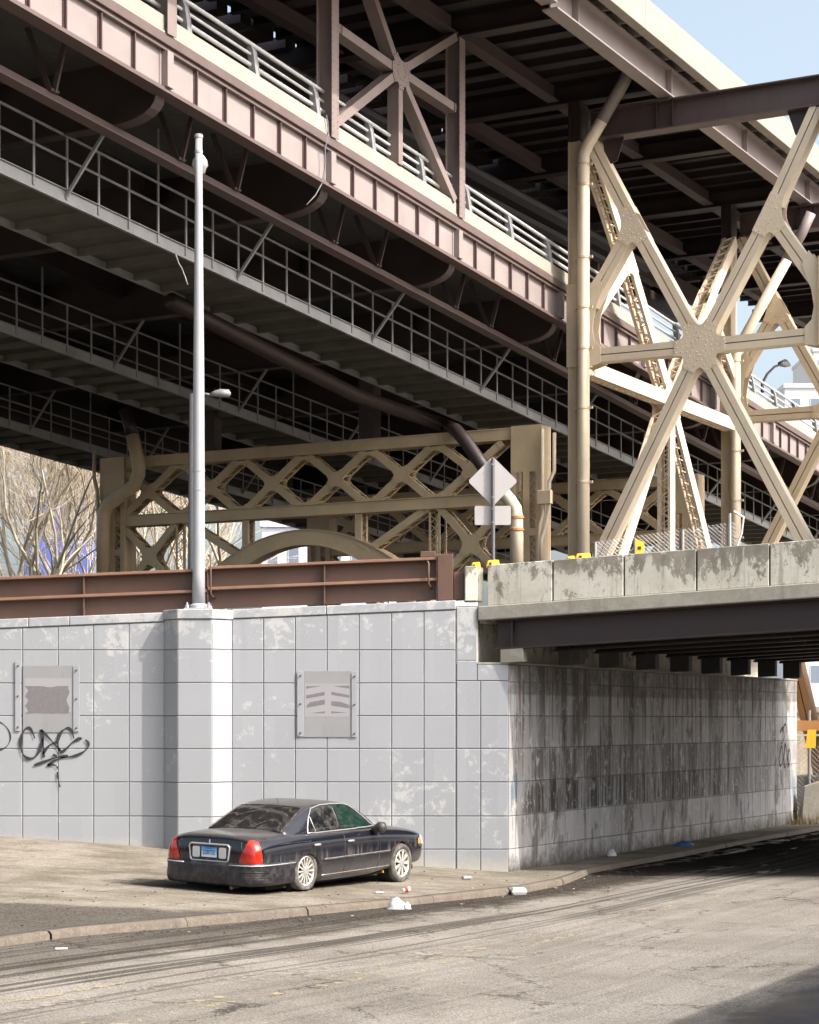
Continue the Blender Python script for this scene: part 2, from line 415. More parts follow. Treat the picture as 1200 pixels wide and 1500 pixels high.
# yellow centre lines and a pale scar, worn through
def worn(name, c, keep):
    t = NT(name); a = t.noise(9, 8, .75); b = t.noise(1.1, 4)
    m = t.ramp(t.math('ADD', t.math('MULTIPLY', a, .6), t.math('MULTIPLY', b, .4)), [(keep,0),(keep+.06,.75)])
    tr = t.n('ShaderNodeBsdfTransparent'); mx = t.n('ShaderNodeMixShader')
    t.fin(t.mix(a, tuple(x*.75 for x in c), c), .8)
    t.l(m, mx.inputs[0]); t.l(tr.outputs[0], mx.inputs[1]); t.l(t.b.outputs[0], mx.inputs[2]); t.l(mx.outputs[0], t.out.inputs[0])
    return t.m
M['yline'] = worn('worn_yellow_line', (.40,.34,.20), .505)
M['scar'] = worn('pale_patched_seam', (.34,.31,.26), .51)
def ribbon(name, mat, pts, w):
    mb = MB(); vs = []; fs = []
    for i, (s, t) in enumerate(pts):
        for d in (-w/2, w/2):
            q = P(s, t+d, 0); vs.append((q.x, q.y, gz(q.x,q.y)-.075+.02*math.sin(q.x*.7)*math.cos(q.y*.5)+.006))
    for i in range(len(pts)-1): fs.append((2*i, 2*i+1, 2*i+3, 2*i+2))
    mb.add(vs, fs); o = mb.build(name, mat)
    if o.data.polygons[0].normal.z < 0: o.data.flip_normals()
    return tag(o, kind='structure')
for dt in (-.13, .13): ribbon('road_marking', M['yline'], [(s, 5.05+dt+.05*math.sin(s*.3)) for s in frange(-40, 2, .5)], .11)
ribbon('road_marking', M['yline'], [(s, 3.9-.012*(s+24)) for s in frange(-24, -13, .5)], .10)
ribbon('road_scar', M['scar'], [(s, 3.75+.09*(s+22)) for s in frange(-25, -12.5, .5)], .22)
ribbon('road_scar', M['scar'], [(s, 4.62+.05*math.sin(s)) for s in frange(-30, -9, .5)], .25)
# ---------------------------------------------------------------- painted block walls
def wallpaint(name, c, side=False):
    t = NT(name)
    if side: sp = t.sep()
    else: sp = t.sep(co=t.n('ShaderNodeNewGeometry').outputs['Position'])
    a = t.noise(3.4, 13, .78, dist=.4); b = t.noise(.5, 4, .6)
    gx = t.noise(.9, 3, .5)
    base = t.mix(gx, tuple(x*.93 for x in c), tuple(min(1,x*1.05) for x in c))
    if not side:
        sn = t.n('ShaderNodeVectorMath', operation='SNAP'); gp = t.n('ShaderNodeNewGeometry').outputs['Position']; ml = t.n('ShaderNodeMapping'); t.l(gp, ml.inputs[0]); ml.inputs['Scale'].default_value = (1,0,1); ml.inputs['Location'].default_value = (.13,0,-.216); t.l(ml.outputs[0], sn.inputs[0]); sn.inputs[1].default_value = (.565,1,.595)
        wn = t.n('ShaderNodeTexWhiteNoise', noise_dimensions='3D'); t.l(sn.outputs[0], wn.inputs[0])
        base = t.mix(t.math('MULTIPLY', wn.outputs['Value'], .5), base, tuple(x*.86 for x in c))
        sc_ = t.noise(13, 11, .82); base = t.mix(t.ramp(sc_, [(.60,0),(.64,.5)]), base, (.17,.17,.17))
        # bare lighter patches where the grey coat has flaked off, strongest near the top and at the corner
        top = t.ramp(t.math('MULTIPLY', sp[2], .2), [(.66,0),(.86,.05)])
        cor = t.ramp(t.math('ADD', t.math('MULTIPLY', sp[0], .1), .5), [(.57,0),(.63,.035)])
        m = t.math('ADD', t.math('ADD', t.math('MULTIPLY', a, .6), t.math('MULTIPLY', b, .4)), t.math('ADD', top, cor))
        base = t.mix(t.ramp(m, [(.558,0),(.59,.7)]), base, (.44,.44,.43))
        base = t.mix(t.ramp(m, [(.63,0),(.66,.7)]), base, (.43,.395,.31))
        st = t.noise(3.0, 7, .7, co=t.co((1.6,1,.06)))
        sm_ = t.ramp(t.math('MULTIPLY', sp[2], .2), [(.55,0),(.9,1)])
        base = t.mix(t.math('MULTIPLY', t.ramp(st, [(.52,0),(.72,.65)]), sm_), base, (.23,.23,.24))
        st2 = t.noise(5.0, 6, .7, co=t.co((1.6,1,.12)))
        base = t.mix(t.ramp(st2, [(.64,0),(.78,.35)]), base, (.33,.33,.32))
        lowm = t.ramp(t.math('ADD', t.math('MULTIPLY', t.math('ADD', sp[2], t.math('MULTIPLY', sp[0], .05)), .5), t.math('MULTIPLY', a, .35)), [(.12,.8),(.26,0)])
        base = t.mix(lowm, base, (.44,.40,.33))
    else:
        # s runs along X here (object is built in its own turned frame)
        zz = sp[2]
        sn = t.n('ShaderNodeVectorMath', operation='SNAP'); mp = t.co((1,0,1), (0,0,0), (0,0,-.216)); t.l(mp, sn.inputs[0]); sn.inputs[1].default_value = (.585,1,.595)
        wn = t.n('ShaderNodeTexWhiteNoise', noise_dimensions='3D'); t.l(sn.outputs[0], wn.inputs[0]); cell = wn.outputs['Value']
        base = t.mix(t.math('MULTIPLY', cell, .6), base, (.24,.235,.225))
        st = t.noise(1, 9, .75, co=t.co((5.5,1,.22))); st2 = t.noise(1, 8, .7, co=t.co((1.5,1,.55)), dist=.4)
        rw = t.ramp(t.math('MULTIPLY', zz, .25), [(.203,0),(.207,1),(.352,1),(.356,.75),(.495,.75),(.505,0)])
        sx = t.ramp(t.math('ADD', t.math('MULTIPLY', sp[0], .06), t.math('MULTIPLY', t.math('SUBTRACT', st2,.5), .5)), [(.02,0),(.07,1),(.66,.9),(.8,.35)])
        dm = t.math('MULTIPLY', t.math('MULTIPLY', rw, sx), t.ramp(st, [(.45,1),(.56,.08)]))
        base = t.mix(dm, base, (.035,.031,.028))
        base = t.mix(t.ramp(st2, [(.535,0),(.60,.75)]), base, (.11,.10,.086))
        base = t.mix(t.ramp(st, [(.555,0),(.61,.8)]), base, (.06,.053,.045))
        topm = t.ramp(t.math('MULTIPLY', zz, .25), [(.30,0),(.86,1)])
        rs = t.noise(1, 4, .5, co=t.co((3.4,1,.10), (0,0,0), (7,0,0)))
        base = t.mix(t.math('MULTIPLY', t.ramp(rs, [(.58,0),(.63,.9)]), topm), base, (.13,.062,.022))
        bk_ = t.noise(1, 5, .6, co=t.co((2.6,1,.14), (0,0,0), (2,0,5)))
        base = t.mix(t.math('MULTIPLY', t.ramp(bk_, [(.55,0),(.62,.9)]), topm), base, (.045,.04,.035))
        ch = t.noise(4.5, 12, .82, dist=.5, co=t.co((1,1,.6)))
        base = t.mix(t.ramp(ch, [(.555,0),(.575,.7)]), base, (.56,.555,.54))
        base = t.mix(t.ramp(t.noise(1,6,.65,co=t.co((1.2,1,.45), (0,0,0), (3,0,0))), [(.63,0),(.66,.6)]), base, (.085,.16,.22))
        low = t.ramp(t.math('ADD', t.math('MULTIPLY', zz, .6), t.math('MULTIPLY', a, .6)), [(.20,.95),(.42,0)])
        base = t.mix(low, base, (.075,.068,.055))
        cap = t.ramp(t.math('MULTIPLY', zz, .25), [(.735,0),(.745,.8)])
        base = t.mix(t.math('MULTIPLY', cap, t.ramp(a, [(.40,1),(.58,.45)])), base, (.10,.09,.075))
    f = t.noise(70, 3)
    t.bump(t.math('ADD', f, t.math('MULTIPLY', a, 2)), .12, .008)
    return t.fin(base, .75)
M['wall'] = wallpaint('grey_painted_concrete_blocks', (.296,.309,.324))
M['wall_side'] = wallpaint('stained_underpass_blocks', (.44,.44,.44), True)
M['groove'] = plain('dark_joint', (.13,.13,.135), .9)

def panel(mb, o, ax, nrm, x0, x1, z0, z1, gap=.0065, h=.010, bev=.008, z1b=None):
    # one raised block with chamfered edges: o origin, ax horizontal axis, nrm outward
    if z1b is None: z1b = z1
    a = [(x0+gap, z0+gap), (x1-gap, z0+gap), (x1-gap, z1b-gap), (x0+gap, z1-gap)]
    cx = (x0+x1)/2; cz = (z0+(z1+z1b)/2)/2
    b = [(x+(bev if x < cx else -bev), z+(bev if z < cz else -bev)) for x, z in a]
    vs = [o+ax*x+UP*z for x, z in a]+[o+ax*x+UP*z+nrm*h for x, z in b]
    mb.add(vs, [(4,5,6,7),(0,1,5,4),(1,2,6,5),(2,3,7,6),(3,0,4,7)])
YW = 35.0
wx = lambda u: (u-600)/F_PX*YW
wz = lambda v: CAM_H+(1055-v)/F_PX*YW
def wtop(x): return 4.455+.0415*(x+3.14)
rows = [wz(v) for v in (952.3,1000.7,1048.7,1096.7,1145.7,1195.7,1244.3,1293)]
X = Vector((1,0,0)); FR = Vector((0,-1,0))
wall = thing('retaining_wall', (wx(300), YW, gz(wx(300), YW)), 'long grey painted concrete block retaining wall behind the parked car', 'wall')
def block_field(xs, o, ax, nrm, topf, mb, zb):
    for a, b in zip(xs, xs[1:]):
        # coping row, then courses
        ta, tb = topf(a)-.17, topf(b)-.17
        if ta-rows[0] > .06: panel(mb, o, ax, nrm, a, b, rows[0], ta, z1b=tb)
        for z1, z0 in zip(rows, rows[1:]): panel(mb, o, ax, nrm, a, b, z0, z1)
lx = [wx(33-52*i) for i in range(9, 0, -1)]+[wx(u) for u in (33,85,137,189,241)]
rx = [wx(u) for u in (340,386,432.5,479,526,573.5,621,667.5)]
mb = MB(); ba = MB()
block_field(lx, Vector((0,YW,0)), X, FR, wtop, mb, 0); block_field(rx, Vector((0,YW,0)), X, FR, wtop, mb, 0)
mb.build('block_face', M['wall'], wall)
# body behind the blocks (shows as the joints)
def wallbody(mb, x0, x1):
    mb.hexa([(x0,YW,-1.2),(x1,YW,-1.2),(x1,YW+.5,-1.2),(x0,YW+.5,-1.2),(x0,YW,wtop(x0)-.165),(x1,YW,wtop(x1)-.165),(x1,YW+.5,wtop(x1)-.165),(x0,YW+.5,wtop(x0)-.165)])
wallbody(ba, lx[0], wx(668.5)); ba.build('backing', M['groove'], wall)
cp = MB()
def coping(mb, x0, x1):
    mb.hexa([(x0,YW-.03,wtop(x0)-.16),(x1,YW-.03,wtop(x1)-.16),(x1,YW+.55,wtop(x1)-.16),(x0,YW+.55,wtop(x0)-.16),(x0,YW-.03,wtop(x0)),(x1,YW-.03,wtop(x1)),(x1,YW+.55,wtop(x1)),(x0,YW+.55,wtop(x0))])
cps = [lx[0]]+[wx(u) for u in (-260,-100,-5,42,102,241)]
for a, b in zip(cps, cps[1:]): coping(cp, a+.004, b-.004)
cps = [wx(u) for u in (340,478,668.5)]
for a, b in zip(cps, cps[1:]): coping(cp, a+.004, b-.004)
cp.build('coping', M['wall'], wall, bevel=.012)
# pilaster with chamfered cheeks, block pattern carried round it
pd = .34
pl = [Vector((wx(241),YW,0)), Vector((wx(264),YW-pd,0)), Vector((wx(313),YW-pd,0)), Vector((wx(340),YW,0))]
pm = MB(); pb = MB(); pc = MB()
ptop = wtop(wx(288))+.01
for a, b in zip(pl, pl[1:]):
    ax = (b-a); l = ax.length; ax.normalize(); nr = Vector((ax.y,-ax.x,0))
    zs = rows; panel(pm, a, ax, nr, -.004, l+.004, rows[0], ptop-.17)
    for z1, z0 in zip(rows, rows[1:]): panel(pm, a, ax, nr, -.006, l+.006, z0, z1)
pb.prism([p+UP*-1.2 for p in pl]+[pl[3]+Vector((0,.3,-1.2)), pl[0]+Vector((0,.3,-1.2))], (0,0,ptop-.17+1.2))
ins = [Vector((wx(239),YW-.02,0)), Vector((wx(263),YW-pd-.035,0)), Vector((wx(314),YW-pd-.035,0)), Vector((wx(342),YW-.02,0))]
pc.prism([p+UP*(ptop-.165) for p in ins]+[ins[3]+Vector((0,.6,ptop-.165)), ins[0]+Vector((0,.6,ptop-.165))], (0,0,.17))
pil = pm.build('pilaster', M['wall'], wall); pb.build('pilaster_core', M['groove'], pil); pc.build('pilaster_cap', M['wall'], pil, bevel=.012)

# spray-painted writing: thin raised strokes on the block faces
def stroke(mb, pts, w, Y, o=None, ax=X, nrm=FR, lift=.016):
    # catmull-rom through pixel points -> flat ribbon 2 mm thick
    q = [Vector(p) for p in pts]; path = []
    ext = [q[0]*2-q[1]]+q+[q[-1]*2-q[-2]]
    for i in range(1, len(ext)-2):
        p0, p1, p2, p3 = ext[i-1:i+3]
        for k in range(6):
            u = k/6
            path.append(.5*((2*p1)+(p2-p0)*u+(2*p0-5*p1+4*p2-p3)*u*u+(3*p1-p0-3*p2+p3)*u**3))
    path.append(q[-1]); vs = []; fs = []
    for i, p in enumerate(path):
        d = (path[min(i+1,len(path)-1)]-path[max(i-1,0)]).normalized(); nn = Vector((-d.y, d.x))
        ww = w*(.8+.35*math.sin(i*.37+len(path)))
        for sgn in (-1, 1):
            e = p+nn*(ww/2*sgn)
            vs.append((o if o else Vector((0,Y,0)))+ax*e.x+UP*e.y+nrm*lift)
    for i in range(len(path)-1): fs.append((2*i, 2*i+1, 2*i+3, 2*i+2))
    mb.add(vs, fs)
def zpx(pts): return [(wx(x*.14), wz(950+y*.14)) for x, y in pts]   # pixels of the enlarged view
gm = MB()
for w, pts in ((.052, [(368,940),(340,870),(305,832),(262,850),(225,930),(218,1010),(235,1090),(275,1140),(320,1152),(375,1130),(420,1060),(440,980),(447,940)]),
               (.055, [(430,850),(448,940),(455,1030),(460,1140)]),
               (.045, [(432,850),(490,910),(560,985),(630,1065)]),
               (.045, [(455,1105),(490,1045),(540,1000),(600,978)]),
               (.052, [(775,940),(755,870),(718,835),(680,845),(640,880),(608,960),(612,1030),(640,1080),(690,1055),(760,985),(820,948),(860,942)]),
               (.042, [(895,955),(925,985),(925,1030),(880,1080),(800,1118),(720,1135),(640,1140)]),
               (.048, [(360,1222),(450,1190),(560,1150),(640,1132),(715,1125)]),
               (.040, [(500,1225),(570,1175),(660,1140)]),
               (.040, [(500,1222),(550,1215),(590,1230),(610,1255)]),
               (.040, [(555,1112),(600,1128)]),
               (.034, [(604,1290),(610,1350),(618,1400),(630,1450)])):
    stroke(gm, zpx(pts), w, YW, lift=.03)
gm.build('graffiti_tag', M['black_spray'], wall, fix=False)
gm = MB(); stroke(gm, zpx([(-120,800),(-60,765),(10,775),(75,830),(108,900),(105,970),(65,1030),(0,1062),(-60,1060)]), .026, YW)
gm.build('graffiti_loop', M['black_spray'], wall, fix=False)

# two sheet-metal panels bolted over old signs
def metal_panel(u0, u1, v0, v1, bl, br, label, marks):
    root = thing('metal_panel', (wx((u0+u1)/2), YW-.02, wz((v0+v1)/2)), label, 'panel', 'metal panels bolted to the grey wall')
    m = MB(); m.box(wx(u0), wx(u1), YW-.024, YW-.014, wz(v1), wz(v0)); m.build('sheet', M['panel'], root, bevel=.002)
    for (b0, b1, vv0, vv1) in (bl, br):
        m = MB(); m.box(wx(b0), wx(b1), YW-.036, YW-.0255, wz(vv1), wz(vv0)); bo = m.build('batten', M['batten'], root, bevel=.004)
        for f in (.07, .5, .94):
            m = MB(); m.lathe((wx((b0+b1)/2+.5), YW-.036, wz(vv0+(vv1-vv0)*f)), (0,-1,0), [(.016,0),(.016,.012),(.006,.03)], 8); m.build('bolt', M['bolt'], bo)
    m = MB()
    for poly in marks: m.prism([(wx(u), YW-.0255, wz(v)) for u, v in poly], (0,.001,0))
    m.build('old_paint', M['ghost'], root)
    m = MB(); m.box(wx(u0+2), wx(u1-2), YW-.0252, YW-.0242, wz(v0+(v1-v0)*.69), wz(v0+(v1-v0)*.19)); m.build('pale_field', M['field'], root)
M['panel'] = steel('dull_zinc_sheet', (.245,.247,.25), .08, .6, .05, (.45,.38,.34), metal=.1)
M['batten'] = steel('grey_painted_batten', (.285,.298,.315), .08, .6, .05, (.4,.37,.33))
M['ghost'] = plain('grey_buffed_paint', (.145,.135,.143), .8, var=.25, scale=14)
M['field'] = plain('pale_zinc_field', (.275,.27,.28), .7, var=.06, scale=5)
def jag(u0, u1, v0, v1):
    pts = []; r = random.Random(3)
    for i in range(9): pts.append((u0+(u1-u0)*i/8+r.uniform(-1,1), v0+(1.6 if 3 < i < 6 else 0)))
    for i in range(7): pts.append((u1-2+2*math.sin(i*1.5)*1.2, v0+(v1-v0)*(i+.5)/7))
    for i in range(9): pts.append((u1-(u1-u0)*i/8, v1+r.uniform(-.6,.9)))
    for i in range(9): pts.append((u0+2.2+2.6*math.sin(i*1.9+1), v1-(v1-v0)*(i+.5)/9))
    return pts
metal_panel(34, 107, 975, 1073, (22.5,31,968,1071), (107.5,117,975,1072), 'zinc panel above the black graffiti tag, one ragged grey patch on it', [jag(37,102,1005,1045)])
def q(a,b,c,d): return [a,b,c,d]
zz = lambda x, y: (400+x/7.5, 950+y/7.5)
metal_panel(445, 514, 983, 1080, (435.5,445,983,1079), (515,523.5,984,1080), 'zinc panel above the roof of the parked car, faded chevron bars on it',
    [[zz(*p) for p in pl_] for pl_ in ([(365,415),(545,410),(365,442)], [(660,412),(840,408),(840,442)], [(365,515),(568,475),(568,515),(365,552)], [(640,475),(840,512),(840,542),(640,510)],
     [(370,625),(410,590),(570,560),(570,615),(370,652)], [(640,580),(740,585),(842,622),(842,658),(640,628)], [(400,712),(572,690),(572,712)], [(640,690),(820,704),(640,714)])])

# ---------------------------------------------------------------- abutment of the small road bridge
ab = thing('bridge_abutment', (1.75, 35, gz(1.75,35)), 'tall stained concrete block abutment lining the dark underpass', 'wall')
zseat = wz(972)                      # bearing seat height ~3.5
# frontal return beside the retaining wall
mb = MB()
xa, xb, xc, xd = wx(668.8), wx(704), wx(745), wx(699)
o = Vector((0,YW,0))
rs2 = [wz(997.3)]+rows[2:]
for z1, z0 in zip(rs2, rs2[1:]):
    panel(mb, o, X, FR, xa, xb, z0, z1); panel(mb, o, X, FR, xb, xc, z0, z1)
panel(mb, o, X, FR, xa, xd, wz(968), wtop(.9)-.12); panel(mb, o, X, FR, xa, xd, wz(997.3), wz(968)); panel(mb, o, X, FR, xd, xc-.0, wz(997.3), zseat-.012)
mb.build('corner_face', M['wall'], ab)
# core of the abutment: lower body up to the seat, backwall up to the road
core = MB(); LEN = 16.7
core.prism([Vector((xa,YW+.001,-1.2)), Vector((xc,YW+.001,-1.2)), P(LEN,0,-1.2), P(LEN,-2.2,-1.2), Vector((xa,YW+2.4,-1.2))], (0,0,zseat+1.2-.01))
core.build('backing', M['groove'], ab)
chk = MB(); chk.prism([Vector((xa,YW+.001,zseat-.008)), Vector((wx(700),YW+.001,zseat-.008)), Vector((wx(706),YW+.62,zseat-.008)), P(LEN,-1.0,zseat-.008), P(LEN,-2.2,zseat-.008), Vector((xa,YW+1.5,zseat-.008))], (0,0,wtop(1)-zseat-.1))
chk.build('backwall', M['parapet'], ab)
seat = MB(); seat.prism([Vector((wx(699.5),YW-.012,zseat-.008)), Vector((xc+.012,YW-.012,zseat-.008)), P(LEN,.03,zseat-.008), P(LEN,-1.2,zseat-.008), Vector((wx(699.5),YW+.7,zseat-.008))], (0,0,.03))
seat.build('bearing_seat', M['slab'], ab)
# long side face, built in its own turned frame so that its X runs along the wall
sf = MB(); SX = Vector((1,0,0)); SN = Vector((0,-1,0)); oz = Vector((0,0,0))
zrow = [zseat-.02, wz(998.7)]+rows[2:]
cols_ = frange(0, LEN, .585)
for i, (z1, z0) in enumerate(zip(zrow, zrow[1:])):
    for a, b in zip(cols_, cols_[1:]):
        panel(sf, oz, SX, SN, a, b, z0, z1, gap=.006 if i else .004, h=.010, bev=.006)
so_ = sf.build('side_face', M['wall_side'], None, wl=Vector((0,0,0)))
so_.parent = ab; so_.location = Vector((1.75,35,0))-Vector(ab.location)+Vector((0,0,0)); so_.rotation_euler = (0,0,math.pi/2-TH)
# end cheek that catches the sun beyond the bridge
mb = MB(); e0 = P(LEN,0,0); e1 = P(LEN+.55,-.35,0); ax = (e1-e0).normalized(); nr = Vector((ax.y,-ax.x,0))
for z1, z0 in zip(zrow, zrow[1:]): panel(mb, e0, ax, nr, 0, .65, z0, z1)
mb.prism([e0+UP*-1.2-nr*.001, e1+UP*-1.2-nr*.001, P(LEN,-2,-1.2)], (0,0,zseat+1.2-.02))
mb.build('end_cheek', M['wall'], ab)
# scrawl near the far end of the underpass wall
gm = MB()
def zside(pts): return [(15.3+x*.009, 1.55+y*.009) for x, y in pts]
for pts in ([(0,70),(25,85),(40,60),(10,40)], [(-5,0),(15,35),(30,0),(5,-20),(-5,0)], [(35,0),(50,40),(65,0),(45,-25),(35,0)], [(70,5),(85,25),(95,0),(80,-20),(70,5)], [(10,-30),(15,-70)], [(20,75),(50,95),(60,70)]):
    stroke(gm, zside(pts), .05, 0, o=Vector((1.75,35,0)), ax=D, nrm=N, lift=.014)
gm.build('graffiti_scrawl', M['black_spray'], ab, fix=False)

# ---------------------------------------------------------------- small road bridge over the underpass
BD = Vector((.9455,-.3256,0)); BN = Vector((-.3256,-.9455,0))     # along the bridge, outward to the viewer
B0 = W(700,1055,34.95); B0.z = 0
BSL = .049
def bp(x, y, z): return B0+BD*x-BN*y+UP*(z+BSL*x)     # x along, y depth behind the face
rb = thing('road_bridge', bp(5,0,4), 'short concrete and brown steel road bridge with a peeling parapet', 'bridge')
def bbox(mb, x0, x1, y0, y1, z0, z1, skew=0.0):
    mb.hexa([bp(x0+skew*y0,y0,z0),bp(x1+skew*y0,y0,z0),bp(x1+skew*y1,y1,z0),bp(x0+skew*y1,y1,z0),bp(x0+skew*y0,y0,z1),bp(x1+skew*y0,y0,z1),bp(x1+skew*y1,y1,z1),bp(x0+skew*y1,y1,z1)])
LB = 17.0; WB = 15.6; SK = .17
zt = CAM_H+(1055-828)/F_PX*34.9; z1_ = CAM_H+(1055-888)/F_PX*34.9; z2_ = CAM_H+(1055-908.5)/F_PX*34.85; z3_ = CAM_H+(1055-952)/F_PX*34.7
xs = [.15, 1.35, 2.62, 3.88, 5.12, 6.4, 7.6, 8.9, 10.2, 11.5, 12.8, 14.1, 15.4, LB]
for a, b in zip(xs, xs[1:]):
    m = MB(); bbox(m, a+.012, b-.012, .06, .40, z1_+.002, zt); m.build('parapet', M['parapet'], rb, bevel=.012)
m = MB(); bbox(m, .0, LB, .0, WB, z2_, z1_); m.build('deck_slab', M['slab'], rb, bevel=.015)
# steel girders under the slab
for i in range(9):
    y0 = .32+i*1.86; x0 = .22+SK*y0+ (0.25 if i else 0)
    m = MB()
    zt_ = z2_-.003 if i == 0 else z2_-.02
    bbox(m, x0, LB, y0-.01, y0+.02, z3_+.035, zt_-.03); bbox(m, x0, LB, y0-.16, y0+.17, z3_, z3_+.034); bbox(m, x0, LB, y0-.16, y0+.17, zt_-.029, zt_)
    gd = m.build('girder', M['brown_dark'], rb)
    m = MB()
    for xx in (x0+.28,) + ((4.9, 9.6) if i else ()): bbox(m, xx, xx+.03, y0-.13, y0-.011, z3_+.036, zt_-.032)
    m.build('web_stiffener', M['brown_dark'], gd)
    m = MB(); bbox(m, x0+.1, x0+.5, y0-.17, y0+.18, zseat-BSL*(x0+.3)+.024-.0, z3_-.004); m.build('bearing', M['dark_con'] if i else M['slab'], rb)
for k in range(3):
    m = MB(); xx = 3.5+k*3.6
    bbox(m, xx, xx+.03, .4, WB-1, z3_+.25, z2_-.12, SK); m.build('cross_brace', M['brown_dark'], rb)
# end post between barrier and parapet
m = MB(); m.box(wx(681), wx(699.5), YW-.05, YW+.42, wtop(.95)-.02, wz(829.5)); m.box(wx(699.5), wx(708), YW+.06, YW+.4, wtop(.95)-.02, wz(831))
tag(m.build('concrete_post', M['parapet'], None, bevel=.012), 'stubby concrete end post between the brown barrier and the parapet', 'post')

# ---------------------------------------------------------------- brown steel barrier on the wall
YB = YW+.10
def btop(x): return wtop(x)+.755
bar = thing('steel_barrier', (wx(300), YB, wtop(wx(300))), 'reddish brown double flanged steel beam barrier along the wall top', 'barrier')
def strip(mb, x0, x1, y0, y1, h0, h1):
    mb.hexa([(x0,y0,wtop(x0)+h0),(x1,y0,wtop(x1)+h0),(x1,y1,wtop(x1)+h0),(x0,y1,wtop(x0)+h0),(x0,y0,wtop(x0)+h1),(x1,y0,wtop(x1)+h1),(x1,y1,wtop(x1)+h1),(x0,y1,wtop(x0)+h1)])
for a, b, dz in ((lx[0], wx(302), 0), (wx(303.5), wx(640), .035)):
    m = MB(); strip(m, a, b, YB+.16, YB+.20, .005+dz, .72+dz); m.build('web', M['barrier'], bar)
    m = MB(); strip(m, a, b, YB-.02, YB+.36, .705+dz, .755+dz); m.build('top_flange', M['barrier_top'], bar, bevel=.006)
    m = MB(); strip(m, a, b, YB-.02, YB+.158, .335+dz, .385+dz); m.build('middle_flange', M['barrier_top'], bar, bevel=.006)
for u in (-190,-90,121,303,475):
    m = MB(); x = wx(u); dz = 0 if u < 302 else .035
    strip(m, x-.012, x+.012, YB+.02, YB+.158, .006+dz, .334+dz); strip(m, x-.012, x+.012, YB+.02, YB+.158, .387+dz, .703+dz); m.build('stiffener', M['barrier'], bar)
m = MB(); x0, x1 = wx(641), wx(664); strip(m, x0, x1, YB-.06, YB+.40, .01, .83); m.build('end_box', M['barrier'], bar, bevel=.01)
m = MB(); x0, x1 = wx(664.5), wx(680.5); strip(m, x0, x1, YB+.0, YB+.25, .01, .50); m.build('end_plate', M['barrier'], bar, bevel=.008)
m = MB(); x0, x1 = wx(616), wx(638); strip(m, x0, x1, YB+.0, YB+.3, .792, .90); m.build('lock_box', M['barrier'], bar, bevel=.01)
for (ua, va, ub, vb, rr) in ((304,813,308.5,872,.016),(624,822,628,858,.018)):
    m = MB(); x = wx(ub); m.tube([(wx(ua), YB+.1, wz(va)), (x-.02, YB-.06, wz(va)), (x, YB-.075, wz(va+3)), (x, YB-.075, wz(vb-4)), (x+.02, YB-.05, wz(vb)), (x+.06, YB+.15, wz(vb+3))], rr, 8)
    m.build('latch_rod', M['barrier'], bar, smooth=True)

# ---------------------------------------------------------------- lamp post on the pilaster
px, py = wx(290.5), YW+.08
pz = ptop+.005
lp = thing('lamp_post', (px,py,pz), 'tall white lamp post on the pilaster of the grey wall', 'lamp post')
m = MB(); zt_ = CAM_H+(1055-198)/F_PX*py
m.lathe((px,py,pz+.12), UP, [(.118,0),(.112,.5),(.098,4),(.068,zt_-pz-1.2),(.062,zt_-pz-.17)], 24)
m.build('shaft', M['pole'], lp, smooth=True)
m = MB(); m.lathe((px,py,zt_-.05), UP, [(.072,0),(.075,.02),(.075,.055),(.06,.065)], 20); m.build('cap', M['pole'], lp)
m = MB(); m.box(px-.24,px+.24,py-.21,py+.21,pz,pz+.035); m.lathe((px,py,pz+.036), UP, [(.175,0),(.17,.05),(.125,.085)], 20); m.build('base_plate', M['pole'], lp)
for sx in (-.19,.19):
    for sy in (-.16,.16):
        m = MB(); m.lathe((px+sx,py+sy,pz+.036), UP, [(.035,0),(.035,.05),(.018,.055),(.018,.10)], 6); m.build('anchor_bolt', M['pole'], lp)
m = MB(); zl = CAM_H+(1055-238)/F_PX*py
m.lathe((px,py+.20,zl), UP, [(.03,-.16),(.09,-.13),(.12,-.03),(.145,.0),(.13,.09),(.08,.17),(.03,.22)], 16)
m.build('lamp_head', M['pole'], lp, smooth=True)
m = MB()
for k in range(1): m.lathe((px,py,zt_-.30-.12*k), UP, [(.066,-.03),(.071,-.02),(.071,.02),(.066,.03)], 16)
m.tube([(px,py,zl+.3),(px,py+.16,zl+.28),(px,py+.2,zl+.2)], .02, 8); m.build('lamp_bracket', M['pole'], lp)
for v in (690, 718):
    m = MB(); zc = CAM_H+(1055-v)/F_PX*py; m.lathe((px,py,zc), UP, [(.104,-.012),(.112,-.01),(.112,.01),(.104,.012)], 20); m.build('band_clamp', M['pole'], lp)
# darker street lamp on the upper street, just behind
q0 = W(284,830,44.0)
sl_ = thing('street_lamp', (q0.x,q0.y,up_z(q0.x)), 'dark street lamp standing behind the white lamp post', 'street lamp')
m = MB(); zt2 = W(284,577,44).z
m.lathe((q0.x,q0.y,up_z(q0.x)), UP, [(.16,0),(.15,.6),(.10,zt2-up_z(q0.x))], 16); m.build('shaft', M['dark_pole'], sl_, smooth=True)
e = W(312,579,44); m = MB(); m.tube([(q0.x,q0.y,zt2-.1),(q0.x+.15,q0.y,zt2+.02),(e.x,e.y,e.z)], .03, 8); m.build('arm', M['dark_pole'], sl_, smooth=True)
m = MB(); a = W(308,578,44); b = W(338,577,44)
m.tube([a, a+Vector((.1,0,.02)), (a+b)/2+Vector((0,0,.02)), b+Vector((-.05,0,.01)), b], [.04,.07,.10,.09,.03], 10); m.build('lamp_head', M['galv'], sl_, smooth=True)
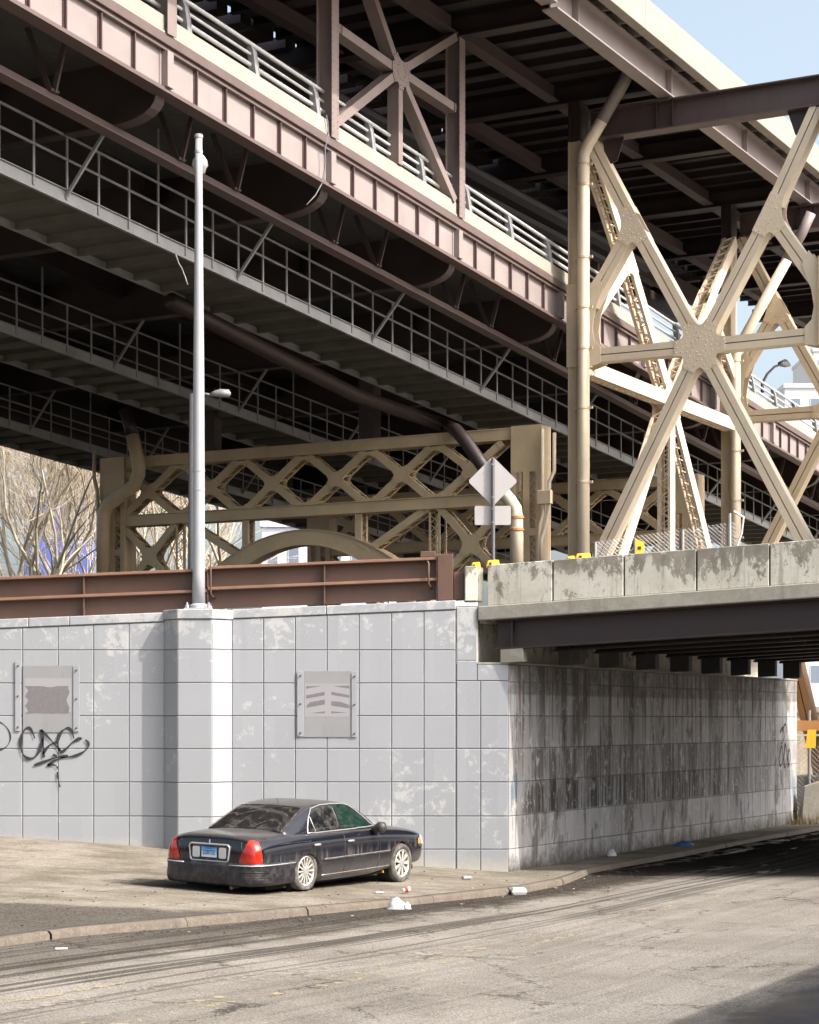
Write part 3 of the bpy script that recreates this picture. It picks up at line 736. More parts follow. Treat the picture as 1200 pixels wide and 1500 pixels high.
# ---------------------------------------------------------------- planar braced frames
def frame2(root, A, B, nodes, mems, width, depth, mat, gus, style='solid', groove=True, rivets=True, names=None, gmat=None):
    """A: origin point fn (a,z)->Vector, B: outward normal. nodes {k:(a,z)}, mems [(i,j)], gus {k:radius}"""
    nodes = {k: Vector(v) for k, v in nodes.items()}
    to3 = lambda p, o=0: A(p[0], p[1])+B*o
    for n_, (i, j) in enumerate(mems):
        p, q = nodes[i], nodes[j]; d = (q-p).normalized(); nn = Vector((-d.y, d.x))
        p = p+d*gus.get(i, 0)*.55; q = q-d*gus.get(j, 0)*.55
        m = MB(); hw = width/2
        def plate(o0, o1, off, th):
            a = [p+nn*o0, q+nn*o0, q+nn*o1, p+nn*o1]
            m.prism([to3(x, off) for x in a], B*th)
        for sd in (1, -1):
            off = sd*depth/2-(.02 if sd > 0 else 0)
            if groove: plate(-hw, -.014, off, .02); plate(.014, hw, off, .02)
            else: plate(-hw, hw, off, .02)
        if style == 'solid':
            for e in (-1, 1):
                plate(e*hw-(.03 if e > 0 else 0)+(-.004 if e > 0 else .004), e*hw+(0 if e > 0 else .03)+(-.004 if e > 0 else .004), -depth/2+.02, depth-.04)
            plate(-.02, .02, -.01, .02)
        else:
            ln = (q-p).length; k = max(2, int(ln/(depth*.5))); 
            for e in (-1, 1):
                base = nn*(e*(hw-.02))
                for r in range(k):
                    a = p+d*(ln*r/k)+base; b = p+d*(ln*(r+1)/k)+base
                    s1 = 1 if r % 2 else -1
                    m.beam(to3(a, s1*(depth/2-.03)), to3(b, -s1*(depth/2-.03)), .014, .055, up=(to3(a)-to3(b)).cross(B))
                for sd in (1, -1):
                    w0 = e*hw-(.016 if e > 0 else 0); plate(w0, w0+.016, sd*depth/2-(.09 if sd > 0 else -.02), .07)
        o = m.build((names or {}).get((i, j), 'diagonal'), mat, root)
    inc = {k: [] for k in nodes}
    for i, j in mems:
        inc[i].append((nodes[j]-nodes[i]).normalized()); inc[j].append((nodes[i]-nodes[j]).normalized())
    for k, rad in gus.items():
        c = nodes[k]; ds = sorted(inc[k], key=lambda d: math.atan2(d.y, d.x)); poly = []
        hw = width/2+.012
        for x in range(len(ds)):
            d = ds[x]; e = ds[(x+1) % len(ds)]; nd = Vector((-d.y, d.x)); ne = Vector((-e.y, e.x))
            poly += [c+d*rad-nd*hw, c+d*rad+nd*hw]
            ang = (math.atan2(e.y, e.x)-math.atan2(d.y, d.x)) % (2*math.pi)
            a0 = c+d*rad+nd*hw; b0 = c+e*rad-ne*hw
            if ang < math.pi*.97 and len(ds) > 1:
                dist = hw/math.tan(ang/2) if ang > .05 else rad
                ctl = c+d*dist+nd*hw
                if dist < rad:
                    for u in (.2,.4,.6,.8): poly.append(a0*(1-u)**2+ctl*2*u*(1-u)+b0*u*u)
        m = MB(); r_ = random.Random(int(c.x*100))
        for sd in (1, -1):
            m.prism([to3(p, sd*depth/2-(0 if sd > 0 else .022)) for p in poly], B*.022)
        if rivets:
            for d in ds:
                nd = Vector((-d.y, d.x)); rr = .17
                while rr < rad-.03:
                    for o in (-.34, 0, .34):
                        pp = c+d*(rr+(.03 if abs(o) > .2 else 0))+nd*(o*width)
                        m.rivet(to3(pp, depth/2+.022), B); 
                    rr += .15
        m.build('gusset_plate', gmat or mat, root)
GB = -D   # frames face the viewer against the bridge direction
def tower_frame(s, label, mat):
    root = thing('braced_frame', P(s, -6.3, 4.0), label, 'truss frame', 'cream braced frames across the viaduct side')
    nodes = {'c':(-2.93,12.32),'gl':(-4.81,15.74),'gr':(-1.05,15.55),'tl':(-6.06,18.14),'tr':(.22,18.14),'hl':(-6.1,12.34),'hr':(.30,12.34),
             'cl':(-6.1,13.75),'cr':(.26,13.6),'bl':(-6.15,6.25),'br':(.28,6.3)}
    mems = [('c','gl'),('gl','tl'),('c','gr'),('gr','tr'),('gl','cl'),('gr','cr'),('c','hl'),('c','hr'),('c','bl'),('c','br')]
    nm = {('c','hl'):'strut',('c','hr'):'strut'}
    frame2(root, lambda a, z: P(s, a, z), GB, nodes, mems, .37, .40, mat, {'c':.70,'gl':.55,'gr':.55}, names=nm)
    for t0, sg in ((-6.15, 1), (.33, -1)):      # big rounded gusset hugging the column
        m = MB(); pts = [(t0,12.0),(t0+sg*.42,12.12),(t0+sg*.42,12.55),(t0+sg*.24,12.72),(t0+sg*.18,13.05),(t0+sg*.25,13.5),(t0+sg*.5,14.15),(t0+sg*.32,14.5),(t0,14.1)]
        for o in (.21, -.232): m.prism([P(s,a,z)+GB*o for a, z in pts], GB*.022)
        m.build('corner_gusset', mat, root)
    # lower lattice down to the footing
    frame2(root, lambda a, z: P(s, a, z), GB, {'f':(-.62,4.9),'g':(.30,1.15)}, [('f','g')], .36, .4, M['orange'], {}, names={('f','g'):'leg'}, rivets=False)
    for t in (-6.3, .35):
        m = MB(); m.sbox(s-.5, s+.5, t-.6, t+.6, -.6, 1.1); m.build('footing', M['slab'], root, bevel=.03)
    return root
fA = tower_frame(SA, 'nearest cream steel X frame rising behind the concrete parapet', M['cream_pale'])
fB = tower_frame(SB, 'farther cream X frame seen through the nearest one at the right edge', M['cream'])
def tower_column(s, t, label, top=19.24, pipe=True):
    root = thing('steel_column', P(s, t, 0), label, 'column', 'cream steel columns of the viaduct')
    for z0, z1, mt, nm in ((-.5, 18.15, M['cream'], 'shaft'), (18.152, top, M['brown_dark'], 'painted_top')):
        m = MB()
        m.sbox(s-.28, s-.24, t-.16, t+.16, z0, z1); m.sbox(s+.24, s+.28, t-.16, t+.16, z0, z1)
        for tt in (t-.17, t+.13): m.sbox(s-.239, s+.239, tt, tt+.03, z0, z1)
        m.sbox(s-.33, s-.281, t-.17, t-.125, z0, z1); m.sbox(s-.33, s-.281, t+.125, t+.17, z0, z1)
        m.build(nm, mt, root)
    m = MB(); m.sbox(s-.36, s-.331, t-.2, t+.2, 12.05, 14.3)
    for z in frange(12.15, 14.2, .16):
        for e in (-.17, .17): m.rivet(P(s-.36, t+e, z), -D)
    m.build('splice_plate', M['cream'], root)
    return root
cA = tower_column(SA, -6.47, 'cream column with a brown top beside the fat drain pipe, nearest')
cB = tower_column(SB, -6.47, 'cream column with drain pipe behind the center of the nearest X frame')
for s_, lab in ((SA, 'outer'), (SB, 'outer')):
    pass
cC = tower_column(SA, .50, 'outer cream column carrying the right end of the nearest brown cross beam', 18.15)
cD = tower_column(SB, .50, 'outer cream column carrying the right end of the farther brown cross beam', 18.15)
# longitudinal braced frame between the two columns: laced members, sun on the outer face
def long_frame(s0, s1, t, z0, zc, zg, ztop, label, mat):
    root = thing('braced_frame', P((s0+s1)/2, t, z0), label, 'truss frame')
    sc = (s0+s1)/2; h = (s1-s0)/2
    nodes = {'c':(sc,zc),'gl':(sc-h*.53,zg),'gr':(sc+h*.53,zg),'tl':(s0+.35,ztop),'tr':(s1-.35,ztop),'hl':(s0+.2,zc),'hr':(s1-.2,zc),'cl':(s0+.2,zg-2.1),'cr':(s1-.2,zg-2.1),'bl':(s0+.3,z0),'br':(s1-.3,z0),'b':(sc,z0)}
    mems = [('c','gl'),('gl','tl'),('c','gr'),('gr','tr'),('gl','cl'),('gr','cr'),('c','hl'),('c','hr'),('c','bl'),('c','br'),('c','b')]
    frame2(root, lambda a, z: P(a, t, z), N, nodes, mems, .38, .42, mat, {'c':.72,'gl':.5,'gr':.5}, style='laced', groove=False, names={('c','hl'):'strut',('c','hr'):'strut',('c','b'):'post'}, rivets=False)
    return root
long_frame(SA, SB, -6.3, 4.5, 12.05, 15.55, 18.0, 'laced cream X frame in full sun running away between the two columns', M['cream_pale'])
# brown cross beams on top of the frames
def cross_beam(s, label):
    root = thing('cross_beam', P(s, -2, 18.16), label, 'beam', 'brown cross beams on the frame tops')
    m = MB(); t0, t1 = -6.1, 4.5
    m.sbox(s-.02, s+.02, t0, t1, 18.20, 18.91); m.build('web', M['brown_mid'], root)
    for z0, z1 in ((18.16,18.199),(18.911,18.95)):
        m = MB(); m.sbox(s-.24, s+.24, t0, t1, z0, z1); m.build('flange', M['brown_mid'], root, bevel=.004)
    for t in (-4.15, -3.7, .5):
        m = MB(); m.sbox(s-.2, s-.021, t, t+.025, 18.2, 18.91); m.build('stiffener', M['brown_dark'], root)
    for t, sg in ((-5.75, 1), (.02, -1)):
        m = MB(); pts = [(t, 18.158),(t+sg*.62, 18.158),(t+sg*.42,17.55),(t+sg*.1,17.45)]
        m.prism([P(s-.03, a, z) for a, z in pts], D*.03); m.build('knee_plate', M['brown_dark'], root)
cross_beam(SA, 'brown cross beam spanning the top of the nearest X frame')
cross_beam(SB, 'brown cross beam spanning the top of the farther X frame')
# drain pipes
def drain(s, pts, zc, label, bands, r=.165, shift=-.45):
    root = thing('drain_pipe', P(s+shift, pts[-1][0], 4.3), label, 'pipe', 'fat drain pipes of the viaduct')
    lower = [p for p in pts if p[1] <= zc]; upper = [p for p in pts if p[1] > zc]
    i = len(upper); a, b = upper[-1], lower[0]; f = (zc-a[1])/(b[1]-a[1]); mid = (a[0]+(b[0]-a[0])*f, zc)
    m = MB(); m.tube([P(s+shift, *p) for p in upper+[mid]], r, 14); m.build('upper_pipe', M['brown'], root, smooth=True)
    m = MB(); m.tube([P(s+shift, *p) for p in [mid]+lower], r, 18); lo = m.build('lower_pipe', M['cream_pale'], root, smooth=True)
    for z in bands:
        m = MB(); t = pts[-1][0]; c = P(s+shift, t, z)
        m.lathe(c, UP, [(r+.001,-.035),(r+.02,-.03),(r+.02,.03),(r+.001,.035)], 18)
        for k in (-1, 1): m.obox(c+N*(r+.05)*k, N, D, UP, .10, .06, .07)
        m.build('pipe_clamp', M['cream'], lo)
    return root
drain(SA, [(-4.7,20.0),(-4.95,19.5),(-5.98,18.0),(-6.12,17.72),(-6.13,17.5),(-6.13,12),(-6.13,4.3)], 18.55, 'fat cream drain pipe in front of the nearest column, bent at its top', [17.45,16.9,14.95,13.6,12.5,10.9,8.9])
drain(SB, [(-3.6,18.6),(-3.9,18.0),(-5.9,14.7),(-6.08,14.4),(-6.1,14.2),(-6.1,10),(-6.1,4.3)], 17.2, 'fat cream drain pipe on the farther column, slanting up to the right', [14.1,12.9,11.2,9.6,8.4,7.2])

# ---------------------------------------------------------------- arched bent under the lower deck
def arched_bent(s, label):
    root = thing('arched_bent', P(s, -15, 4.2), label, 'truss bent', 'arched cream bents under the viaduct')
    tn = lambda u: on_s(u, 700, SA)[0]
    zt_, zm = 10.36, 8.62
    A = lambda a, z: P(s, a, z)
    m = MB()
    for o in (.21, -.21): m.sbox(s+o-.02, s+o+.02, -21.9, -8.0, zt_-.13, zt_+.17)
    m.sbox(s-.26, s+.26, -21.9, -8.0, zt_+.172, zt_+.2); m.build('top_chord', M['cream_bent'], root)
    m = MB()
    for o in (.21, -.21): m.sbox(s+o-.02, s+o+.02, -21.9, -8.0, zm-.15, zm+.14)
    m.sbox(s-.28, s+.28, -21.9, -8.0, zm+.142, zm+.165); m.sbox(s-.28, s+.28, -21.9, -8.0, zm-.175, zm-.152); m.build('middle_chord', M['cream_bent'], root)
    us = [178,268,358,450,545,642,748]; ts = [tn(u) for u in us]
    nodes = {}; mems = []; gus = {}
    for i, t in enumerate(ts): nodes['t%d'%i] = (t, zt_-.05); nodes['m%d'%i] = (t, zm)
    for i in range(6):
        nodes['x%d'%i] = ((ts[i]+ts[i+1])/2, (zt_+zm)/2-.02); gus['x%d'%i] = .29
        for k in ('t%d'%i, 't%d'%(i+1), 'm%d'%i, 'm%d'%(i+1)): mems.append((k, 'x%d'%i))
    for i in range(1, 6): gus['t%d'%i] = .34; gus['m%d'%i] = .34
    for i in (0, 6): gus['t%d'%i] = .36; gus['m%d'%i] = .36
    frame2(root, A, GB, nodes, mems, .205, .40, M['cream_bent'], gus, style='laced', groove=False, rivets=False)
    # lower panel: crosses at the ends, spandrel struts and a shallow arch between
    zb = 6.4
    nod = {'a':(ts[0],zm),'b':(ts[1],zm),'x':((ts[0]+ts[1])/2+.05,7.5),'c':(ts[0]+.1,zb),'d':(ts[1]-.1,zb),
           'e':(ts[6],zm),'f':(ts[5],zm),'y':((ts[5]+ts[6])/2,7.4),'g':(ts[6]-.1,zb),'h':(ts[5]+.1,zb),
           'l0':(ts[1],zm),'l1':(ts[2]+.15,7.25),'l2':(ts[1]+.05,zb-1),'r0':(ts[5],zm),'r1':(ts[4]-.35,7.2),'v0':(ts[2]+.15,zm),'v1':(ts[4]-.35,zm)}
    frame2(root, A, GB, nod, [('a','x'),('b','x'),('x','c'),('x','d'),('e','y'),('f','y'),('y','g'),('y','h'),('l0','l1'),('r0','r1'),('v0','l1'),('v1','r1')], .205, .40, M['cream_bent'], {'x':.38,'y':.38,'l0':.4,'r0':.4,'v0':.34,'v1':.34,'l1':.4,'r1':.4}, style='laced', groove=False, rivets=False)
    for t in (ts[1]+.05, ts[5]-.02):
        m = MB()
        for e in (-.17, .13): m.sbox(s-.21, s-.18, t+e, t+e+.06, 4.2, zm-.25); m.sbox(s+.18, s+.21, t+e, t+e+.06, 4.2, zm-.25)
        z = 4.3
        while z < zm-.4:
            m.beam(P(s-.19, t-.13, z), P(s-.19, t+.15, z+.22), .012, .03, up=D); m.beam(P(s-.19, t+.15, z), P(s-.19, t-.13, z+.22), .012, .03, up=D); z += .25
        m.build('laced_post', M['cream_bent'], root)
    # arch rib: polyline of two webs with soffit and crown plates
    c0 = tn(449); up_ = []; lo_ = []
    for i in range(25):
        x = -3.5+7*i/24
        up_.append((c0+x*1.03, 8.04-.112*x*x)); lo_.append((c0+x, 7.64-.142*x*x))
    m = MB()
    for o in (-.21, .19):
        for i in range(24): m.prism([A(*up_[i])+D*o, A(*up_[i+1])+D*o, A(*lo_[i+1])+D*o, A(*lo_[i])+D*o], D*.02)
    for i in range(24):
        m.prism([A(*lo_[i])-D*.25, A(*lo_[i+1])-D*.25, A(*lo_[i+1])+D*.25, A(*lo_[i])+D*.25], -UP*.03)
        m.prism([A(*up_[i])-D*.25, A(*up_[i+1])-D*.25, A(*up_[i+1])+D*.25, A(*up_[i])+D*.25], UP*.03)
    m.build('arch_rib', M['cream_bent'], root)
    # end columns: boxed plates, X lacing on the near face
    for tc, nm in ((-7.9, 'end_column'), (-21.95, 'end_column')):
        m = MB(); hwid = .46
        for e in (-hwid, hwid-.16): m.sbox(s-.30, s-.27, tc+e, tc+e+.16, 3.9, 10.58); m.sbox(s+.27, s+.30, tc+e, tc+e+.16, 3.9, 10.58)
        for e in (-hwid+.03, -.08, .05, hwid-.05): m.sbox(s-.269, s+.269, tc+e, tc+e+.03, 3.9, 10.58)
        m.sbox(s-.31, s-.285, tc-.1, tc+.1, 3.9, 10.579)
        for zz0, zz1 in ((9.3, 10.58), (4.0, 4.8), (7.55, 7.75)): m.sbox(s-.318, s-.312, tc-hwid, tc+hwid, zz0, zz1)
        for e in (-.24, .24):
            z = 4.8
            while z < 9.25:
                m.beam(P(s-.29, tc+e-.1, z), P(s-.29, tc+e+.1, z+.2), .012, .035, up=D); m.beam(P(s-.285, tc+e+.1, z), P(s-.285, tc+e-.1, z+.2), .012, .035, up=D); z += .22
        for z in frange(4, 10.5, .14):
            for e in (-.07, .07): m.rivet(P(s-.311, tc+e, z), -D, .018, .012)
        m.build(nm, M['cream_bent'], root)
    for t in (-13, -18.5):
        m = MB(); m.sbox(s-.2, s+.2, t-.25, t+.25, zt_+.2, 13.6+g(s)); m.build('bearing_post', M['brown_dark'], root)
    return root
arched_bent(SA, 'arched cream lattice bent under the viaduct, right behind the brown barrier')
b2 = arched_bent(SB, 'second arched lattice bent, deep in shadow behind the first')
# conduits and junction box on the right end column
cd = thing('conduit', P(SA-.5, -7.2, 4.3), 'cream electric conduits with a junction box on the right bent column', 'conduit')
for pts in ([(795,628),(795,700),(796,752),(791,770),(788,825)], [(812,634),(812,690),(805,705),(803,752),(799,772),(793,790),(793,825)]):
    m = MB(); m.tube([P(SA-.5, *on_s(u, v, SA-.5)) for u, v in pts], .055, 8); m.build('tube', M['cream_pale'], cd, smooth=True)
m = MB(); (ta, za), (tb, zb_) = on_s(789,719,SA-.62), on_s(809,738,SA-.62); m.sbox(SA-.72, SA-.56, ta, tb, zb_, za); m.build('junction_box', M['cream'], cd, bevel=.01)
# left conduit by the far column
cd2 = thing('conduit', P(SA-.4, -22.6, 4.3), 'thin conduit bending down beside the left bent column', 'conduit')
m = MB(); m.tube([P(SA-.4, *on_s(u, v, SA-.4)) for u, v in ((138,660),(138,700),(143,722),(144,760),(144,800))], .06, 8); m.build('tube', M['cream'], cd2, smooth=True)
# drain pipe from the walkway down the left column
lpipe = thing('drain_pipe', P(SA-.6, -22.4, 4.3), 'cream drain pipe elbowing down onto the left bent column', 'pipe', 'fat drain pipes of the viaduct')
m = MB(); m.tube([P(SA-.6, *on_s(u, v, SA-.6)) for u, v in ((194,638),(203,678),(203,695),(196,712),(158,740),(153,750),(151,770),(151,840))], .21, 14); m.build('tube', M['cream_bent'], lpipe, smooth=True)
m = MB(); m.tube([P(SA-.6, *on_s(u, v, SA-.6)) for u, v in ((183,600),(189,620),(194,637.5))], .19, 12); m.build('upper_pipe', M['brown_dark'], lpipe, smooth=True)

# ---------------------------------------------------------------- lower deck
SL0, SL1 = -17, 62
def segs(a, b, n=1): return list(zip(frange(a, b, (b-a)/n), frange(a, b, (b-a)/n)[1:]))
ld = thing('lower_deck', P(0, -7.1, 14.4), 'lower deck of the viaduct with a sunlit panelled brown edge girder', 'bridge deck')
def lbox(name, mat, *bx, bevel=0, parent=None):
    m = MB()
    for b in bx: m.sbox(*b, sl=GS)
    return m.build(name, mat, parent or ld, bevel=bevel)
TG = -7.1
lbox('curb', M['curb_con'], (SL0, SL1, TG-.30, TG+.10, 15.66, 15.97), bevel=.02)
lbox('curb_base', M['curb_con'], (SL0, SL1, TG-.30, TG+.13, 15.60, 15.655))
lbox('fascia_channel', M['brown_flange'], (SL0, SL1, TG-.02, TG+.16, 15.40, 15.598), bevel=.008)
lbox('top_flange', M['brown_flange'], (SL0, SL1, TG-.1, TG+.09, 15.352, 15.398), (SL0, SL1, TG+.0, TG+.11, 15.31, 15.350))
lbox('bottom_flange', M['brown_flange'], (SL0, SL1, TG-.16, TG+.17, 14.48, 14.525), (SL0, SL1, TG+.001, TG+.10, 14.526, 14.60))
np_ = range(-2, 10)
for n in np_:
    a = S0+n*L
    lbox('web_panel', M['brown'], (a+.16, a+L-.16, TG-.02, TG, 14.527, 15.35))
    # riveted stiffening angles
    for k in range(1, 6):
        m = MB(); x = a+k*L/6
        m.sbox(x-.035, x+.035, TG+.001, TG+.018, 14.605, 15.308, sl=GS); m.sbox(x-.012, x+.012, TG+.018, TG+.085, 14.605, 15.308, sl=GS)
        for z in frange(14.66, 15.26, .06):
            for e in (-.024, .024): m.rivet(P(x+e, TG+.018, z+g(x)), N, .013, .012)
        m.build('web_stiffener', M['rivet_dark'], ld)
    lbox('post_cover', M['brown'], (a-.16, a+.16, TG-.02, TG+.02, 14.527, 15.60), (a-.10, a+.10, TG+.021, TG+.165, 14.61, 15.302), bevel=.004)
# slab soffit and roadway
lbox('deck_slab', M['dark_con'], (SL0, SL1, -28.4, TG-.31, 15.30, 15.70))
lbox('far_girder', M['brown_dark'], (SL0, SL1, -28.4, -28.2, 13.15, 15.295), (SL0, SL1, -28.6, -28.1, 13.1, 13.148))
# floor beams with curved ends
for n in np_:
    s = S0+n*L
    prof = [(TG-.02,14.50),(TG-.02,15.29),(-27,15.29),(-27,14.05),(TG-1.3,14.05)]
    for i in range(7):
        q = i/6*math.pi/2; prof.append((TG-1.0+.92*math.sin(q), 14.05+.45*(1-math.cos(q))))
    m = MB(); dz = g(s)
    m.prism([P(s-.02, t, z+dz) for t, z in prof], D*.04)
    fbm = m.build('floor_beam', M['brown_dark'], ld); m = MB()
    low = [(-27,14.05)]+prof[4:]
    for (t0, z0), (t1, z1) in zip(low, low[1:]):
        m.prism([P(s-.15, t0, z0+dz-.03), P(s-.15, t1, z1+dz-.03), P(s-.15, t1, z1+dz-.002), P(s-.15, t0, z0+dz-.002)], D*.30)
    m.build('beam_flange', M['brown_mid'], fbm)
# lower chord under the floor beams with paired hangers
lbox('lower_chord', M['brown_flange'], (SL0, SL1, -8.22, -8.17, 13.84, 14.015), (SL0, SL1, -8.35, -8.05, 13.81, 13.838), bevel=.004)
for n in np_:
    for k in (1, 2):
        x = S0+n*L+k*L/3
        m = MB()
        m.beam(P(x, -8.12, 14.0+g(x)), P(x, -7.75, 15.3+g(x)), .10, .05, up=D); m.beam(P(x, -8.2, 14.0+g(x)), P(x, -8.75, 15.3+g(x)), .10, .05, up=D); m.obox(P(x, -8.19, 14.03+g(x)), D, N, UP, .24, .2, .05)
        m.build('hanger', M['brown_mid'], ld)
for t in (-11.6, -14.4, -17.2, -20, -22.8, -25.6):
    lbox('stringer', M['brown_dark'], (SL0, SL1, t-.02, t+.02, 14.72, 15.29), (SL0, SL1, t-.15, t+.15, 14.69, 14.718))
# loose cables
for nm, pl_, tt_, rr, mt, lab in (('cable', ((478,168),(481,190),(479,208),(476,216),(477,240),(472,268),(462,286),(449,300)), -6.95, .016, 'dark_pole', 'thin cable drooping over the panelled girder below the star brace'),
                                  ('wire', ((257,371),(262,386),(266,392),(271,405),(275,417)), -9.36, .014, 'rail', 'short pale wire dangling from the nearest walkway')):
    m = MB(); m.tube([P(on_t(u, v, tt_)[0], tt_, on_t(u, v, tt_)[1]) for u, v in pl_], rr, 5)
    tag(m.build(nm, M[mt], None, smooth=True), lab, nm)
# aluminium railing on the curb
br = thing('bridge_railing', P(0, TG-.05, 15.97), 'pale three-bar metal railing along the lower deck of the viaduct', 'railing')
for dz, r in ((.68,.045), (.46,.034), (.24,.045)):
    m = MB(); m.tube([P(s, TG-.10, 15.97+dz+g(s)) for s in (SL0, 0, 20, 40, SL1)], r, 10, cap=True); m.build('rail', M['rail'], br, smooth=True)
s = S0-6*2.44
while s < SL1-1:
    prof = [(TG+.06,0),(TG+.02,.30),(TG-.02,.52),(TG-.10,.72),(TG-.19,.72),(TG-.17,.5),(TG-.14,.28),(TG-.12,0)]
    m = MB()
    for e in (-.075, .055): m.prism([P(s+.8+e, t, 15.972+z+g(s+.8)) for t, z in prof], D*.02)
    m.prism([P(s+.8-.05, t, 15.972+z+g(s+.8)) for t, z in [(TG+.055,0),(TG+.01,.30),(TG-.03,.52),(TG-.11,.70),(TG-.13,.69),(TG-.05,.5),(TG-.01,.29),(TG+.035,0)]], D*.10)
    m.build('post', M['galv'], br, bevel=.004); s += 2.44
# X brace panel between the decks
M['brown_post'] = steel('brown_post_paint', (.225,.178,.162), .15, .5, .15, grime=.25)
def brace_panel(n, label):
    root = thing('brace_panel', P(S0+n*L+L/2, TG, 16), label, 'truss frame')
    a, b = S0+n*L, S0+(n+1)*L; sc = (a+b)/2; zc = 17.6
    for x in (a, b):
        m = MB(); z0 = 15.0+g(x)
        m.sbox(x-.15, x+.15, TG+.18, TG+.20, z0+.6, 19.3); m.sbox(x-.15, x+.15, TG-.20, TG-.18, z0+.95, 19.3); m.sbox(x-.015, x+.015, TG-.179, TG+.179, z0+.95, 19.3)
        for z in frange(z0+.7, 19.0, .14):
            for e in (-.1, .1): m.rivet(P(x+e, TG+.20, z), N, .02, .012)
        m.build('post', M['brown_post'], root)
    nodes = {'c':(sc,zc-.03),'hl':(a+.1,zc+.12),'hr':(b-.1,zc-.12),'ul':(sc-1.75,20.4),'ur':(b-.1,19.3),'dl':(a+.15,15.98+g(a)),'dr':(b-.25,15.98+g(b)),'d':(sc+.0,15.98+g(sc))}
    nodes['ul'] = (a+.9, 20.0)
    frame2(root, lambda x, z: P(x, TG, z), N, nodes, [('c','hl'),('c','hr'),('c','ul'),('c','ur'),('c','dl'),('c','dr'),('c','d')], .20, .30, M['brown_post'], {'c':.42,'hl':.25,'hr':.25}, style='solid', groove=False, names={('c','hl'):'strut',('c','hr'):'strut'}, rivets=True)
brace_panel(1, 'brown steel brace panel shaped like a star between the two decks')
# single posts of neighbouring panels
for n, lab in ((0, 'brown post rising from the curb at the top left'), (-1, 'brown post rising from the curb beyond the left edge')):
    x = S0+n*L; m = MB(); m.sbox(x-.15, x+.15, TG+.18, TG+.20, 15.6+g(x), 19.3); m.sbox(x-.15, x+.15, TG-.20, TG-.18, 15.95+g(x), 19.3); m.sbox(x-.015, x+.015, TG-.179, TG+.179, 15.95+g(x), 19.3)
    root = thing('deck_post', P(x, TG, 16), lab, 'post'); m.build('shaft', M['brown_post'], root)

# ---------------------------------------------------------------- maintenance walkways under the lower deck
def walkway(t, label, s0=-17, s1=56):
    root = thing('maintenance_walkway', P(0, t, 12.8), label, 'walkway', 'railed walkways hung under the lower deck')
    zt_ = 12.97; wd_ = 2.2
    def wb(name, mat, *bx, bevel=0):
        m = MB()
        for b in bx: m.sbox(*b, sl=GS)
        return m.build(name, mat, root, bevel=bevel)
    wb('fascia', M['galv'], (s0, s1, t-.02, t, zt_-.26, zt_), (s0, s1, t-.08, t-.021, zt_-.26, zt_-.245), (s0, s1, t-.021+.022, t+.05, zt_-.015, zt_+.0))
    wb('inner_channel', M['galv'], (s0, s1, t-wd_, t-wd_+.02, zt_-.26, zt_), (s0, s1, t-wd_+.021, t-wd_+.07, zt_-.26, zt_-.245))
    wb('floor', M['plank'], (s0, s1, t-wd_+.021, t-.021, zt_-.08, zt_-.05))
    for i in range(int((s1-s0)/1.02)):
        x = S0+(i-16)*L/6
        wb('joist', M['plank'], (x-.02, x+.02, t-wd_+.08, t-.085, zt_-.22, zt_-.081), (x-.02, x+.07, t-wd_+.08, t-.085, zt_-.24, zt_-.221))
        tall = (i-16) % 2 == 1
        if (i-16) % 6 == 0:
            f = x; m = MB()
            m.beam(P(x-.02, t, zt_-.15+g(x)), P(x-.02, t+1.0, 14.02+g(x)), .06, .06, up=D)
            m.build('hanger', M['galv'], root)
        hp = 1.06 if not ((i-16) % 3 == 0 and (i-16) % 6) else 2.2
        wb('post', M['galv'], (x-.025, x+.025, t+.001, t+.03, zt_-.2, zt_+hp))
    for z in (1.02, .56):
        wb('handrail', M['galv'], (s0, s1, t+.031, t+.055, zt_+z, zt_+z+.05))
    for z in (1.02, .56):
        wb('handrail', M['galv'], (s0, s1, t-wd_-.02, t-wd_-.001, zt_+z, zt_+z+.05))
    return root
walkway(-9.45, 'grey railed walkway nearest the viaduct edge, its outer channel in sunlight')
walkway(-17.5, 'grey railed walkway under the middle of the deck, all in shadow')
walkway(-25.4, 'grey railed walkway farthest back, ending above the bare trees at the left')
# brown drain main along the first walkway, bending down to the right bent column
dm = thing('drain_pipe', P(SA-.7, -8.6, 4.3), 'long brown drain main under the nearest walkway, turning cream at its foot', 'pipe', 'fat drain pipes of the viaduct')
pp = []
for u, v in ((250,440),(330,482),(420,528),(520,578),(600,606),(655,624)):
    s, z = on_t(u, v, -11.4); pp.append(P(s, -11.4, z))
e1 = [P(SA-.75, *on_s(u, v, SA-.75)) for u, v in ((668,630),(682,646),(700,672),(722,703))]
m = MB(); m.tube(pp+e1, .19, 14); m.build('brown_run', M['brown_dark'], dm, smooth=True)
e2 = [P(SA-.75, *on_s(u, v, SA-.75)) for u, v in ((722,703),(747,733),(755,745),(757,760),(757,840))]
m = MB(); m.tube(e2, .185, 16); lo = m.build('cream_foot', M['cream_pale'], dm, smooth=True)
for u, v in ((757,758),(757,776)):
    m = MB(); c = P(SA-.75, *on_s(u, v, SA-.75)); m.lathe(c, UP, [(.19,-.04),(.215,-.03),(.215,.03),(.19,.04)], 16); m.build('collar', M['orange'], lo)

